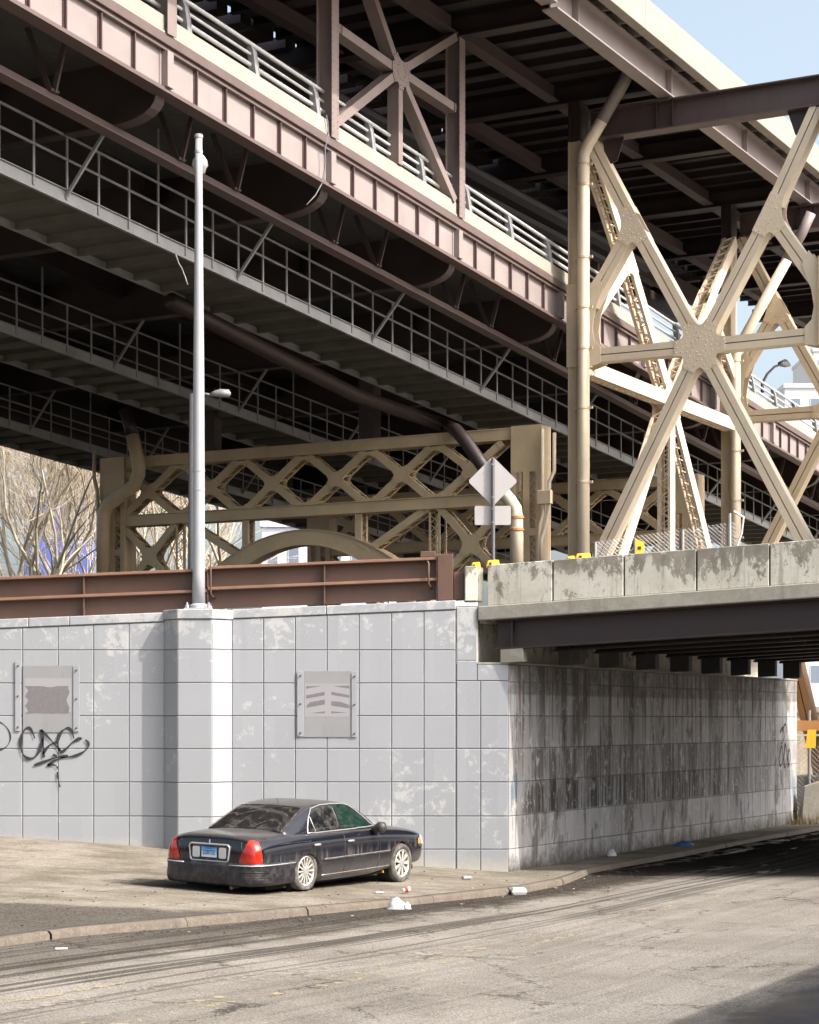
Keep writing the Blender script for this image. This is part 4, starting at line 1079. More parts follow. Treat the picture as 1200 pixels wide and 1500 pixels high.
# ---------------------------------------------------------------- upper deck
ud = thing('upper_deck', P(0, -3.9, 19), 'upper deck of the viaduct with a pale concrete parapet against the sky', 'bridge deck')
def ub(name, mat, *bx, bevel=0):
    m = MB()
    for b in bx: m.sbox(*b)
    return m.build(name, mat, ud, bevel=bevel)
TU = -3.9; U0, U1 = -20, 75
ub('edge_girder', M['brown'], (10.35, U1, TU-.02, TU+.02, 19.04, 19.71), (10.35, U1, TU-.2, TU+.2, 19.0, 19.039), (10.35, U1, TU-.2, TU+.2, 19.711, 19.75))
ub('edge_girder', M['brown'], (U0, 10.33, TU-.02, TU+.02, 19.16, 19.71), (U0, 10.33, TU-.2, TU+.2, 19.12, 19.159), (U0, 10.33, TU-.2, TU+.2, 19.711, 19.75))
for n in range(-1, 12):
    x = S0+n*L; 
    if x > 11: ub('girder_stiffener', M['brown'], (x-.19, x-.165, TU+.021, TU+.19, 19.04, 19.71))
x = U0
for k in range(22):
    a = U0+k*4.3
    if a > U1: break
    ub('parapet', M['deckcon'], (a+.01, a+4.29, -3.42, -3.14, 19.67, 20.47), bevel=.01)
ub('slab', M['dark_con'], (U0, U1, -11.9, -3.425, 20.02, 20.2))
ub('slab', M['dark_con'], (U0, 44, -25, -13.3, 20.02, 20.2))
for k in range(44):
    x = -2+k*1.05+(.2 if k % 3 else 0); w_ = .24+.2*((k*7) % 5 > 2)+.1*(k > 22)
    ub('sleeper', M['brown_dark'], (x-w_, x+w_, -13.28, -11.92, 19.8, 20.1))
for k in range(0, 90):
    x = S0+k*L/6-10
    if x > U1: break
    ub('purlin', M['brown_dark'], (x-.015, x+.015, -11.8, TU-.21, 19.80, 20.019), (x-.09, x+.09, -11.8, TU-.21, 19.78, 19.799))
    ub('bracket', M['brown'], (x-.015, x+.015, TU-.15, -3.43, 19.752, 20.0), (x-.07, x+.07, TU-.15, -3.43, 20.0, 20.018))
for n in range(-3, 12):
    x = S0+n*L
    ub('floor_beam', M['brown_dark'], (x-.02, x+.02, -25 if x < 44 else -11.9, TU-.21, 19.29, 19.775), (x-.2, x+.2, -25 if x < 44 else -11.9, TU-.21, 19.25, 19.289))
for t in (-7.1, -10.3, -14, -18, -22):
    for n in range(-3, 11):
        a, b = S0+n*L+.25, S0+(n+1)*L-.25
        if t < -12 and a > 40: continue
        ub('girder', M['brown_mid'], (a, b, t-.02, t+.02, 19.36, 19.775), (a, b, t-.17, t+.17, 19.32, 19.359))
# inner rail girders with hangers, dark lacing between the decks
ub('rail_girder', M['brown_dark'], (U0, 44, -11.9, -11.6, 18.6, 19.24), (U0, 44, -13.6, -13.3, 18.6, 19.24), (U0, 44, -17, -16.7, 16.2, 19.24), (U0, 44, -25.3, -25.1, 16.0, 19.2))
ub('cable_tray', M['dark_pole'], (U0, 34, -10.9, -10.5, 18.35, 18.5), (U0, 34, -11.4, -11.1, 18.1, 18.25))
# inner truss posts of the upper deck, cream plates seen behind the railing
for n in range(-2, 6):
    x = S0+n*L
    root = thing('inner_truss', P(x, -13.2, 15.7), 'cream plated inner truss post standing behind the lower deck railing', 'truss post', 'inner truss posts of the viaduct')
    z0 = 15.7+g(x)
    m = MB()
    for e in (-.35, .25): m.sbox(x+e, x+e+.1, -13.5, -13.0, z0, 18.59)
    m.sbox(x-.249, x+.249, -13.28, -13.22, z0, 18.59); m.build('post', M['cream'], root)
    m = MB(); m.beam(P(x+.3, -13.2, z0+.2), P(x+2.8, -13.2, 18.5), .5, .08, up=N); m.build('diagonal', M['cream'], root)
    m = MB(); m.beam(P(x+2.9, -13.1, z0+.1), P(x+5.7, -13.1, 18.4), .22, .2, up=N); m.build('brace', M['brown_dark'], root)
    # outer side truss of the far edge
    root = thing('outer_truss', P(x, -25, 15.7), 'brown truss post on the far edge of the viaduct', 'truss post', 'far truss posts of the viaduct')
    m = MB(); m.sbox(x-.15, x+.15, -25.2, -24.9, z0, 19.24); m.build('post', M['brown_dark'], root)
    m = MB(); m.beam(P(x+.2, -25, z0+.1), P(x+L-.2, -25, 19.2), .2, .2, up=N); m.build('diagonal', M['brown_dark'], root)
# pale ramp curving off behind the right-hand frames
rp = thing('ramp_parapet', P(45, -17, 17), 'pale concrete parapet of a ramp beyond the farther X frame', 'parapet')
pts = [(36,-14.6,18.6),(46,-15.2,18.3),(58,-16.0,17.4),(72,-17.5,16.0),(95,-20,13.6),(130,-25,10.5)]
for i, (a, b) in enumerate(zip(pts, pts[1:])):
    m = MB(); m.hexa([P(a[0],a[1],a[2]-1.15),P(a[0],a[1]-.3,a[2]-1.15),P(b[0]-.03,b[1]-.3,b[2]-1.15),P(b[0]-.03,b[1],b[2]-1.15),P(*a),P(a[0],a[1]-.3,a[2]),P(b[0]-.03,b[1]-.3,b[2]),P(b[0]-.03,b[1],b[2])]); m.build('panel', M['deckcon'], rp)
    m = MB(); m.hexa([P(a[0],a[1]+.12,a[2]-1.9),P(a[0],a[1]-5,a[2]-1.9),P(b[0]-.03,b[1]-5,b[2]-1.9),P(b[0]-.03,b[1]+.12,b[2]-1.9),P(a[0],a[1]+.12,a[2]-1.16),P(a[0],a[1]-5,a[2]-1.16),P(b[0]-.03,b[1]-5,b[2]-1.16),P(b[0]-.03,b[1]+.12,b[2]-1.16)]); m.build('girder', M['brown'], rp)
# ---------------------------------------------------------------- road sign seen from behind
sg = thing('road_sign', W(722,826,36.5)*1.0, 'blank back of a diamond road sign above a small rectangular plate', 'road sign')
YS = 36.4
m = MB(); b = W(722.5,832,YS); a = W(722.5,671,YS); m.tube([(b.x,b.y,b.z-.9),(a.x,a.y,a.z)], .035, 8)
for v in range(690, 825, 9):
    q = W(722.5,v,YS-.036); m.box(q.x-.008,q.x+.008,q.y-.004,q.y,q.z-.02,q.z+.02)
m.build('sign_post', M['dark_pole'], sg)
def rounded(cx, cz, hw, hh, r, rot=0, n=5):
    pts = []
    for sx, sz, a0 in ((1,1,0),(-1,1,90),(-1,-1,180),(1,-1,270)):
        for k in range(n):
            q = R(a0+90*k/(n-1)); pts.append((sx*(hw-r)+r*math.cos(q), sz*(hh-r)+r*math.sin(q)))
    c, s_ = math.cos(rot), math.sin(rot)
    return [(cx+c*x-s_*z, cz+s_*x+c*z) for x, z in pts]
c = W(722,705,YS+.05); m = MB(); hw = 36.5/F_PX*YS/math.sqrt(2)*1.0
m.prism([(x, YS+.045, z) for x, z in rounded(c.x, c.z, hw, hw, .05, R(45))], (0,.004,0)); m.build('diamond_plate', M['sign_back'], sg)
a = W(695.5,741,YS+.05); b = W(748.5,769,YS+.05); m = MB()
m.prism([(x, YS+.045, z) for x, z in rounded((a.x+b.x)/2, (a.z+b.z)/2, (b.x-a.x)/2, (a.z-b.z)/2, .03)], (0,.004,0)); m.build('lower_plate', M['sign_back'], sg)
for v in (680, 728, 745, 765):
    m = MB(); q = W(722.5,v,YS-.03); m.box(q.x-.028,q.x+.028,q.y-.006,q.y+.002,q.z-.012,q.z+.012); m.build('bolt', M['galv'], sg)

# yellow road-works bits resting behind the parapet edge
for (u, v, w, lab) in ((697,829,14,'small yellow block on the concrete end post beside the brown barrier'),(722,826,20,'yellow block at the foot of the road sign'),(836,820,13,'yellow block behind the parapet, left of the nearest drain pipe'),(854,816,24,'yellow block on the parapet at the foot of the nearest drain pipe')):
    q = W(u, v, 35.15); h = w/2/F_PX*35
    root = thing('road_block', (q.x, q.y, q.z-.05), lab, 'road block', 'yellow blocks along the parapet')
    m = MB(); m.hexa([(q.x-h,q.y-.1,q.z-.06),(q.x+h,q.y-.1,q.z-.06),(q.x+h,q.y+.1,q.z-.06),(q.x-h,q.y+.1,q.z-.06),(q.x-h*.8,q.y-.07,q.z+.055),(q.x+h*.85,q.y-.07,q.z+.07),(q.x+h*.85,q.y+.07,q.z+.07),(q.x-h*.8,q.y+.07,q.z+.055)])
    m.build('body', M['yellow'], root, bevel=.015)
    m = MB(); m.box(q.x-h*.5,q.x-h*.2,q.y-.105,q.y-.07,q.z-.03,q.z+.02); m.build('strap', M['black_spray'], root)

# chain-link fence on the far side of the small bridge
def chain(root, p0, p1, z0a, z0b, hgt, pitch=.09, mat=None, nm='mesh'):
    m = MB(); d = p1-p0; l = d.length; n = int((l+hgt)/pitch)
    for sg_ in (0, 1):
        for i in range(n+1):
            x0 = i*pitch-hgt; x1 = i*pitch
            a0, a1 = max(0, x0), min(l, x1)
            if a1 <= a0: continue
            h0, h1 = (a0-x0), (a1-x0)
            if sg_: a0, a1, h0, h1 = l-a0, l-a1, h0, h1
            f = lambda a, h: p0+d*(a/l)+UP*(z0a+(z0b-z0a)*a/l+h)
            m.tube([f(a0,h0), f(a1,h1)], .0045, 3, cap=False)
    return m.build(nm, mat or M['galv'], root)
fa, fb = P(17.0,-5.9,0), P(17.4,.1,0)
fy = 50.0
f0, f1 = W(868,800,fy), W(1078,776,fy); f0.z = f1.z = 0
fn = thing('chain_link_fence', (f0.x,f0.y,4.3), 'galvanised chain link fence behind the concrete parapet', 'fence')
z0 = 5.6; hh = W(900,794,fy).z-z0; hh2 = W(1060,764,fy).z-z0
chain(fn, f0, f1, z0, z0+hh2-hh, hh, .10)
for u, top in ((872,794),(930,790),(1000,776),(1069,752)):
    q = W(u, top, fy); m = MB(); m.tube([(q.x,q.y,4.2),(q.x,q.y,q.z)], .045, 8); m.build('post', M['galv'], fn)
m = MB(); q = W(1072,752,fy); m.tube([(q.x,q.y,q.z-1.2),(q.x+.25,q.y,q.z-.5),(q.x+.3,q.y,q.z-.1),(q.x+.05,q.y,q.z+.05)], .03, 8); m.build('hose_loop', M['rail'], fn)
q = W(937,801,fy-.3); tg_ = thing('warning_sign', (q.x,q.y,q.z-.3), 'small orange warning sign on the fence between the tower legs', 'sign')
m = MB(); a = W(931,812,fy-.3); b = W(944,792,fy-.3); m.hexa([(a.x,a.y,a.z),(b.x,a.y,a.z-.02),(b.x,a.y+.02,a.z-.02),(a.x,a.y+.02,a.z),(a.x,a.y,b.z+.05),(b.x,a.y,b.z-.05),(b.x,a.y+.02,b.z-.05),(a.x,a.y+.02,b.z+.05)])
m.build('plate', M['yellow'], tg_, bevel=.004)
m = MB(); m.box(a.x+.06,b.x-.08,a.y-.012,a.y-.002,a.z+.12,a.z+.2); m.build('text_bar', M['black_spray'], tg_)
m = MB(); m.tube([((a.x+b.x)/2,a.y+.05,4.2),((a.x+b.x)/2,a.y+.05,b.z)], .03, 8); m.build('stake', M['galv'], tg_)

# beyond the underpass: wire fence, notice, footing, scrub and broken concrete
YF = 50.3
fe = thing('site_fence', W(1165,1180,YF), 'wire site fence with orange boards beyond the underpass', 'fence')
p0 = W(1150,1150,YF); p1 = W(1330,1150,YF-.6); p0.z = p1.z = 0
zb = -.1
chain(fe, p0, p1, zb, zb, 2.6, .12)
for i in range(6):
    q = p0.lerp(p1, i/5); m = MB(); m.tube([(q.x,q.y,-.5),(q.x,q.y,2.75)], .04, 8); m.build('post', M['galv'], fe)
for zq, mt, hq in ((2.36, M['orange'], .26), (2.12, M['white_plastic'], .05)):
    m = MB(); d = (p1-p0).normalized(); m.obox((p0+p1)/2+UP*zq-Vector((0,.06,0)), d, Vector((d.y,-d.x,0)), UP, (p1-p0).length, .03, hq); m.build('board', mt, fe)
q = W(1186,1068,YF-.35); nt = thing('yellow_notice', (q.x,q.y,q.z), 'yellow notice hung on the wire fence beyond the underpass', 'notice')
m = MB(); a = W(1180,1096,YF-.35); b = W(1196,1069,YF-.35)
m.prism([(a.x,a.y,a.z),(a.x+.26,a.y,a.z),(b.x,b.y,b.z),(a.x+.06,b.y,b.z)], (0,.012,0)); m.build('sheet', M['yellow'], nt)
mat_tan = concrete('tan_rubble', (.36,.29,.20), (.48,.41,.30), .8, 2.5, (.12,.09,.06), .6)
fw = thing('footing_wall', W(1200,1190,66), 'tan block wall behind the wire fence beyond the underpass', 'wall')
m = MB(); a = W(1140,1180,66); m.box(a.x, a.x+9, 66, 66.5, -1, 2.75); m.build('block', mat_tan, fw)
m = MB(); m.box(a.x, a.x+9, 65.9, 66.6, 2.752, 2.95); m.build('coping', M['deckcon'], fw)
r_ = random.Random(11)
for i, (u, w, h_) in enumerate(((1188,.5,.85),(1206,.7,1.2),(1228,.9,.9))):
    q = W(u, 1150, 49.2+i*.2); root = thing('concrete_barrier', (q.x,q.y,-.1), ['grey tilted concrete slab at the foot of the wire fence, leftmost','grey tilted concrete slab at the right frame edge beyond the underpass','grey concrete slab beyond the right frame edge'][i], 'slab')
    m = MB(); t_ = .18*i+.1
    m.hexa([(q.x-w/2,q.y,-.2),(q.x+w/2,q.y,-.2),(q.x+w/2,q.y+.4,-.2),(q.x-w/2,q.y+.4,-.2),(q.x-w/2+t_,q.y+.1,h_),(q.x+w/2+t_*.5,q.y+.1,h_+.15),(q.x+w/2+t_*.5,q.y+.25,h_+.15),(q.x-w/2+t_,q.y+.25,h_)]); m.build('body', M['slab'], root, bevel=.02)
mg = NT('dry_grass'); M['dry'] = mg.fin(mg.mix(mg.noise(3,4), (.34,.26,.14), (.50,.41,.24)), .9)
m = MB()
for i in range(900):
    u = r_.uniform(1158,1300); q = W(u, 1150, r_.uniform(48.6,50.2)); h_ = r_.uniform(.08,.38); a = r_.uniform(0,6.28); b = .02
    x, y = q.x, q.y
    m.add([(x-b*math.cos(a),y-b*math.sin(a),-.2),(x+b*math.cos(a),y+b*math.sin(a),-.2),(x+r_.uniform(-.15,.15),y+r_.uniform(-.15,.15),h_-.1)], [(0,1,2)])
tag(m.build('dry_grass', M['dry'], None, fix=False), 'dry tan grass along the wire fence beyond the underpass', 'grass', kind='stuff')

# ---------------------------------------------------------------- bare trees beyond the viaduct
def barkmat(name, a, b):
    t = NT(name); n = t.noise(2.5, 6, .7, co=t.co((1,1,.3))); t.bump(n, .4, .03)
    return t.fin(t.mix(t.ramp(n, [(.35,0),(.65,1)]), a, b), .9)
M['bark'] = barkmat('pale_bark', (.36,.31,.225), (.60,.54,.42))
M['twig'] = barkmat('tan_twigs', (.42,.345,.25), (.60,.51,.39))
def bare_tree(x, y, z, hgt, seed, label, spread=.55, depth=6, twmax=5200):
    r = random.Random(seed); tr = MB(); tw = MB(); cnt = [0]
    root = thing('bare_tree', (x,y,z), label, 'tree', 'bare winter trees beyond the viaduct')
    def grow(p, d, l, rad, lev):
        n = 3 if lev < 5 else 2; pts = [p]; q = p.copy(); dd = d.copy()
        for i in range(n):
            dd = (dd+Vector((r.gauss(0,.12),r.gauss(0,.12),r.gauss(.03,.09)))).normalized(); q = q+dd*(l/n); pts.append(q.copy())
        rs = [max(.007, rad*(1-.32*i/n)) for i in range(n+1)]
        if lev <= 2: tr.tube(pts, rs, 7 if lev == 0 else 5, cap=False)
        else:
            if cnt[0] > twmax: return
            cnt[0] += 1; tw.tube(pts, rs, 3, cap=False)
        if lev >= depth: return
        k = r.choice((2,3,3)) if lev < 2 else r.choice((2,3,3))
        for j in range(k):
            base = pts[-1] if j < 2 else pts[r.choice((1,2))]
            ax = Vector((r.gauss(0,1),r.gauss(0,1),r.gauss(0,.5))).normalized()
            nd = (dd+ax*spread*r.uniform(.6,1.25)+Vector((0,0,.10))).normalized()
            grow(base, nd, l*r.uniform(.62,.86), rs[-1]*r.uniform(.6,.85), lev+1)
    for k in range(r.choice((2,3,4))):
        d = Vector((r.gauss(0,.30),r.gauss(0,.3),1)).normalized()
        grow(Vector((x+r.gauss(0,.25),y+r.gauss(0,.25),z)), d, hgt*.30, hgt*.0095, 0)
    tr.build('trunk', M['bark'], root, smooth=True, fix=False)
    tw.build('crown', M['twig'], root, fix=False)
    return root
spots = [(-30,86,'slender multi stemmed bare tree at the left edge of the frame'),(30,92,'pale bare tree left of the bent column, forked low'),(75,84,'bare tree with leaning pale stems before the blue building'),(118,90,'bare tree standing just left of the left bent column'),(165,102,'bare tree seen behind the left bent column'),
         (215,92,'bare tree seen through the first lattice crossing of the bent'),(262,98,'bare tree seen left of the white lamp post'),(315,94,'bare tree seen right of the white lamp post'),(352,104,'bare tree seen below the left end of the arch'),(60,110,'tall bare tree farther back behind the pale forked one'),(140,115,'tall bare tree farthest back at the left')]
for i, (u, y, lab) in enumerate(spots):
    q = W(u, 900, y); bare_tree(q.x, y, 4.0, 15.5+ (i*37%10)*.4, 100+i, lab, depth=7, twmax=16000)
# ---------------------------------------------------------------- buildings far behind
def facade(name, c, glass, rows_=8, cols_=10):
    t = NT(name); n = t.noise(.6, 5)
    return t.fin(t.mix(n, tuple(x*.93 for x in c), c), .7)
M['f_blue'] = facade('blue_cladding', (.10,.15,.50), 0); M['f_pale'] = facade('pale_render', (.62,.64,.68), 0); M['f_white'] = facade('white_render', (.72,.72,.71), 0)
gl = NT('window_glass'); M['f_glass'] = gl.fin((.18,.22,.27), .15)
def building(u0, u1, vt, y, mat, label, dep=14, nw=5, nf=4, band=None, z0=0.0):
    a, b = W(u0, vt, y), W(u1, vt, y)
    root = thing('building', ((a.x+b.x)/2, y, z0), label, 'building')
    m = MB(); m.box(a.x, b.x, y, y+dep, z0-1, a.z); m.build('wall', mat, root)
    m = MB(); m.box(a.x-.15, b.x+.15, y-.2, y+dep+.15, a.z+.002, a.z+.45); m.build('roof', M['f_pale'], root)
    w = (b.x-a.x)/nw; h_ = (a.z-z0)/nf
    for i in range(nw):
        for j in range(nf):
            m = MB(); x0 = a.x+w*(i+.22); zz_ = z0+h_*(j+.35); m.box(x0, x0+w*.56, y-.06, y-.005, zz_, zz_+h_*.42); f = m.build('window', M['f_pale'], root)
            m = MB(); m.box(x0+.08, x0+w*.56-.08, y-.075, y-.062, zz_+.08, zz_+h_*.42-.08); m.build('pane', M['f_glass'], f)
    return root
building(35, 136, 728, 135, M['f_blue'], 'deep blue building behind the bare trees at the left', nw=4, nf=4)
building(384, 570, 772, 150, M['f_white'], 'pale low building glimpsed under the arch of the bent', nw=6, nf=3)
building(1150, 1330, 568, 210, M['f_pale'], 'pale city building at the right edge behind the viaduct', nw=6, nf=8)
building(1192, 1400, 515, 260, M['f_white'], 'taller pale tower with stepped roof at the right edge', nw=7, nf=12)
building(440, 700, 800, 190, M['f_pale'], 'grey building low behind the right half of the arch', nw=8, nf=3)

# unseen building, added off to the right to throw the near roadway's shadow
bk = NT('brick'); br_ = bk.n('ShaderNodeTexBrick'); bk.l(bk.tc.outputs['Object'], br_.inputs[0]); br_.inputs['Scale'].default_value = 4
br_.inputs['Color1'].default_value = (.26,.10,.07,1); br_.inputs['Color2'].default_value = (.20,.085,.06,1); br_.inputs['Mortar'].default_value = (.3,.28,.25,1)
M['brick'] = bk.fin(br_.outputs[0], .85)
bb = thing('shadow_caster_building', P(-5,17,0), 'unseen brick building added outside the right frame edge to cast the road shadow', 'building')
m = MB(); m.sbox(-22, 4, 15.65, 24, -1, 5.6); m.build('wall', M['brick'], bb)
m = MB(); m.sbox(-22.2, 4.2, 15.45, 24.2, 5.602, 5.95); m.build('cornice', M['deckcon'], bb)
for i in range(5):
    m = MB(); s = -11+i*3; m.sbox(s, s+1.5, 15.59, 15.645, 1.2, 3.2); m.build('window', M['f_glass'], bb)

# ---------------------------------------------------------------- street lamp and far things on the lower deck
s, z = on_t(1117, 565, -8.6)
dl = thing('street_lamp', P(s,-8.6,z), 'grey curved street lamp on the lower deck behind the farther X frame', 'street lamp')
pts = [(1117,575),(1117,562),(1124,548),(1135,537),(1147,533)]
m = MB(); m.tube([P(on_t(u,v,-8.6)[0],-8.6,on_t(u,v,-8.6)[1]) for u, v in pts], [.07,.06,.05,.045,.04], 8); m.build('arm', M['dark_pole'], dl, smooth=True)
m = MB(); e = [P(on_t(u,v,-8.6)[0],-8.6,on_t(u,v,-8.6)[1]) for u, v in ((1143,533),(1150,532),(1157,535))]; m.tube(e, [.10,.16,.05], 8); m.build('lamp_head', M['galv'], dl, smooth=True)

M['foam'] = plain('dirty_foam', (.6,.59,.57), .6, var=.08)
# ---------------------------------------------------------------- litter
def on_ground(u, v, dz=0):
    y = 28.0
    for _ in range(30):
        x = (u-600)/F_PX*y; z = gz(x,y)+dz; y = (CAM_H-z)*F_PX/(v-1055)
    return Vector(((u-600)/F_PX*y, y, gz((u-600)/F_PX*y, y)+dz))
def lump(name, c, rx, ry, rz, seed, mat, label, cat, group=None, n=10):
    r = random.Random(seed); m = MB(); vs = []; fs = []; nz = 6
    for i in range(nz+1):
        th = math.pi/2*i/nz
        for k in range(n):
            a = 2*math.pi*k/n; j = 1+r.uniform(-.22,.22)
            vs.append((c.x+rx*math.cos(th)*math.cos(a)*j, c.y+ry*math.cos(th)*math.sin(a)*j, c.z-.005+rz*math.sin(th)*(1+r.uniform(-.2,.2))))
    for i in range(nz):
        for k in range(n): fs.append((i*n+k, i*n+(k+1)%n, (i+1)*n+(k+1)%n, (i+1)*n+k))
    fs.append(tuple(nz*n+k for k in range(n)))
    m.add(vs, fs); o = m.build(name, mat, None, smooth=True)
    return tag(o, label, cat, group)
q = on_ground(580,1331,-.07); lump('plastic_bag', q, .12, .10, .15, 1, M['white_plastic'], 'crumpled white plastic bag in the gutter by the kerb', 'bag')
q2 = on_ground(597,1331,-.07); lump('paper_scrap', q2, .05, .05, .09, 2, M['white_plastic'], 'small white scrap leaning on the crumpled bag in the gutter', 'litter')
def flat_box(u, v, w, d, h_, dz, rz, mat, name, label, cat, lid=True):
    q = on_ground(u, v, dz); root = thing(name, q, label, cat); m = MB()
    ax = Vector((math.cos(rz), math.sin(rz), 0)); ay = Vector((-ax.y, ax.x, 0))
    def ring(f, z): return [q+ax*(sx*w/2*f)+ay*(sy*d/2*f)+UP*z for sx, sy in ((-1,-1),(1,-1),(1,1),(-1,1))]
    m.hexa(ring(.8,.0)+ring(1,h_*.5)); m.build('tray', mat, root, bevel=.006)
    if lid: m = MB(); m.hexa(ring(1,h_*.5+.003)+ring(.78,h_)); m.build('lid', mat, root, bevel=.006)
    return root
flat_box(760,1311,.24,.2,.11,-.08,.1,M['foam'],'foam_box','closed white foam food box in the gutter near the wall corner','box')
flat_box(555,1308,.14,.10,.025,.004,.5,M['white_plastic'],'paper_plate','flat white scrap on the pavement in front of the car nose','litter',False)
flat_box(684,1288,.16,.10,.05,.004,.3,M['galv'],'crushed_tray','crushed grey tray on the pavement near the corner','litter')
flat_box(84,1230,.50,.16,.07,.004,.05,M['wood'],'wooden_board','short weathered board lying at the foot of the wall','board')
flat_box(90,1391,.14,.12,.03,-.08,.2,M['white_plastic'],'paper_scrap','white paper scrap in the gutter at the left','litter',False)
q = on_ground(590,1309,.004); cup = thing('paper_cup', q, 'red and white paper cup lying on the pavement edge', 'cup')
m = MB(); ax = Vector((.9,.3,.1)); m.lathe(q+UP*.045, ax, [(.03,0),(.044,.11),(.046,.115)], 14); m.build('body', M['white_plastic'], cup)
M['red'] = plain('red_print', (.5,.03,.02), .5); m = MB(); m.lathe(q+UP*.045+ax.normalized()*.03, ax, [(.0365,0),(.041,.045)], 14, caps=False); m.build('band', M['red'], cup)
M['blue_bag'] = plain('blue_plastic', (.03,.13,.35), .4)
q = on_ground(1002,1239,.0); lump('plastic_bag', q, .2, .14, .10, 5, M['blue_bag'], 'flattened blue plastic bag in the dark underpass', 'bag')
q = on_ground(896,1254,.0); lump('plastic_bag', q, .09, .07, .13, 6, M['white_plastic'], 'small white bag at the foot of the underpass wall', 'bag')
r_ = random.Random(21)
m = MB()
for i in range(420):
    s = r_.uniform(-16, 2); t = kerb_t(s)+.2+abs(r_.gauss(0,.35)); q = P(s,t,0); z = gz(q.x,q.y)-.085; e = r_.uniform(.008,.028)
    m.obox((q.x,q.y,z+e*.4), Vector((1,0,0)), Vector((0,1,0)), UP, e*r_.uniform(.8,1.8), e, e*.8)
for i in range(160):
    s = r_.uniform(-16, 1); t = kerb_t(s)-r_.uniform(.05, 4); q = P(s,t,0)
    if q.y > 34.8: continue
    z = gz(q.x,q.y); e = r_.uniform(.006,.018); m.obox((q.x,q.y,z+e*.4), Vector((1,0,0)), Vector((0,1,0)), UP, e*2, e, e*.6)
tag(m.build('gravel', M['dark_con'], None, fix=False), 'loose grit and crumbs of asphalt along the gutter', 'gravel', kind='stuff')
m = MB()
for i in range(22):
    s = r_.uniform(-15, 1); t = kerb_t(s)+r_.choice((-1,1))*abs(r_.gauss(.1,.5)); q = P(s,t,0); z = gz(q.x,q.y)-(.078 if t > kerb_t(s)+.15 else -.015 if abs(t-kerb_t(s))<.15 else -.004)
    a = r_.uniform(0,3); m.obox((q.x,q.y,z+.004), Vector((math.cos(a),math.sin(a),.1)), Vector((-math.sin(a),math.cos(a),0)), UP, r_.uniform(.02,.06), r_.uniform(.015,.04), .004)
tag(m.build('leaf_litter', M['dry'], None, fix=False), 'dry leaves and paper crumbs scattered along the kerb', 'leaf litter', kind='stuff')
# ---------------------------------------------------------------- parked sedan (local frame: x forward from rear bumper, y left, z up)
cg_s, cg_t = ST((449.5-600)/F_PX*29.3, 29.3)
CAR_TH = math.pi/2-TH
def carpaint():
    t = NT('dusty_black_blue_paint')
    g_ = t.n('ShaderNodeNewGeometry'); nz = t.sep(co=g_.outputs['Normal'])[2]
    pz = t.sep()[2]
    a = t.noise(3.0, 10, .75); b = t.noise(26, 5, .8)
    up = t.ramp(t.math('ADD', t.math('MULTIPLY', nz, .75), t.math('MULTIPLY', a, .35)), [(.66,0),(1.0,.42)])
    lowd = t.ramp(t.math('ADD', pz, t.math('MULTIPLY', a, .35)), [(.45,.30),(.78,.02)])
    spk = t.ramp(b, [(.63,0),(.70,.5)])
    vs = t.noise(9, 5, .7, co=t.co((1.6,1,.10)))
    zb = t.math('MULTIPLY', t.ramp(pz, [(.56,0),(.60,1)]), t.ramp(pz, [(.62,1),(.80,0)]))
    drip = t.math('MULTIPLY', t.ramp(vs, [(.48,0),(.66,.55)]), zb)
    d = t.math('MAXIMUM', t.math('MAXIMUM', up, lowd), t.math('MAXIMUM', spk, drip))
    base = t.mix(d, (.006,.007,.013), (.17,.152,.13))
    rg = t.math('ADD', .10, t.math('MULTIPLY', d, .8))
    t.b.inputs['Coat Weight'].default_value = .5; t.b.inputs['Coat Roughness'].default_value = .12
    return t.fin(base, rg, spec=.35)
M['car'] = carpaint()
def dusty(name, c, dust=.35, rough=.1, metal=0):
    t = NT(name); a = t.noise(7, 9, .75); d = t.ramp(a, [(.45,0),(.7,dust)])
    return t.fin(t.mix(d, c, (.30,.27,.23)), t.math('ADD', rough, t.math('MULTIPLY', d, .8)), metal)
M['cglass'] = dusty('tinted_car_glass', (.006,.007,.009), .25, .06)
M['cglass_g'] = dusty('green_tinted_car_glass', (.006,.022,.017), .10, .04)
gt = NT('dust_smeared_rear_glass'); wv = gt.n('ShaderNodeTexWave', wave_type='RINGS'); wv.inputs['Scale'].default_value = 2.2; wv.inputs['Distortion'].default_value = 14; wv.inputs['Detail'].default_value = 4
gt.l(gt.tc.outputs['Object'], wv.inputs[0]); dd = gt.math('MULTIPLY', gt.ramp(wv.outputs['Fac'], [(.45,.08),(.9,.32)]), gt.ramp(gt.noise(9,9,.8), [(.40,.1),(.66,1)]))
M['rglass'] = gt.fin(gt.mix(dd, (.008,.008,.009), (.24,.21,.18)), gt.math('ADD', .1, gt.math('MULTIPLY', dd, .9)))
M['chrome'] = dusty('dusty_chrome', (.55,.55,.55), .2, .3, .6)
M['moulding'] = dusty('dust_coated_moulding', (.16,.15,.14), .6, .5)
M['black_trim'] = dusty('black_trim', (.015,.015,.016), .35, .4)
M['bumper'] = dusty('dusty_black_bumper', (.010,.010,.014), .16, .28)
M['tyre'] = dusty('dusty_tyre', (.045,.042,.038), .75, .8)
M['rim'] = dusty('pale_alloy', (.62,.60,.56), .35, .3, .5)
M['dark'] = plain('wheel_well', (.008,.008,.008), .9)
tl = NT('red_tail_lens'); tl.b.inputs['Coat Weight'].default_value = .6
M['tail'] = tl.fin(tl.mix(tl.ramp(tl.noise(5,4), [(.4,0),(.7,1)]), (.33,.010,.007), (.50,.035,.015)), .15)
M['clear'] = dusty('clear_lens', (.55,.55,.55), .2, .1)
M['amber'] = plain('amber_lens', (.65,.22,.05), .2)
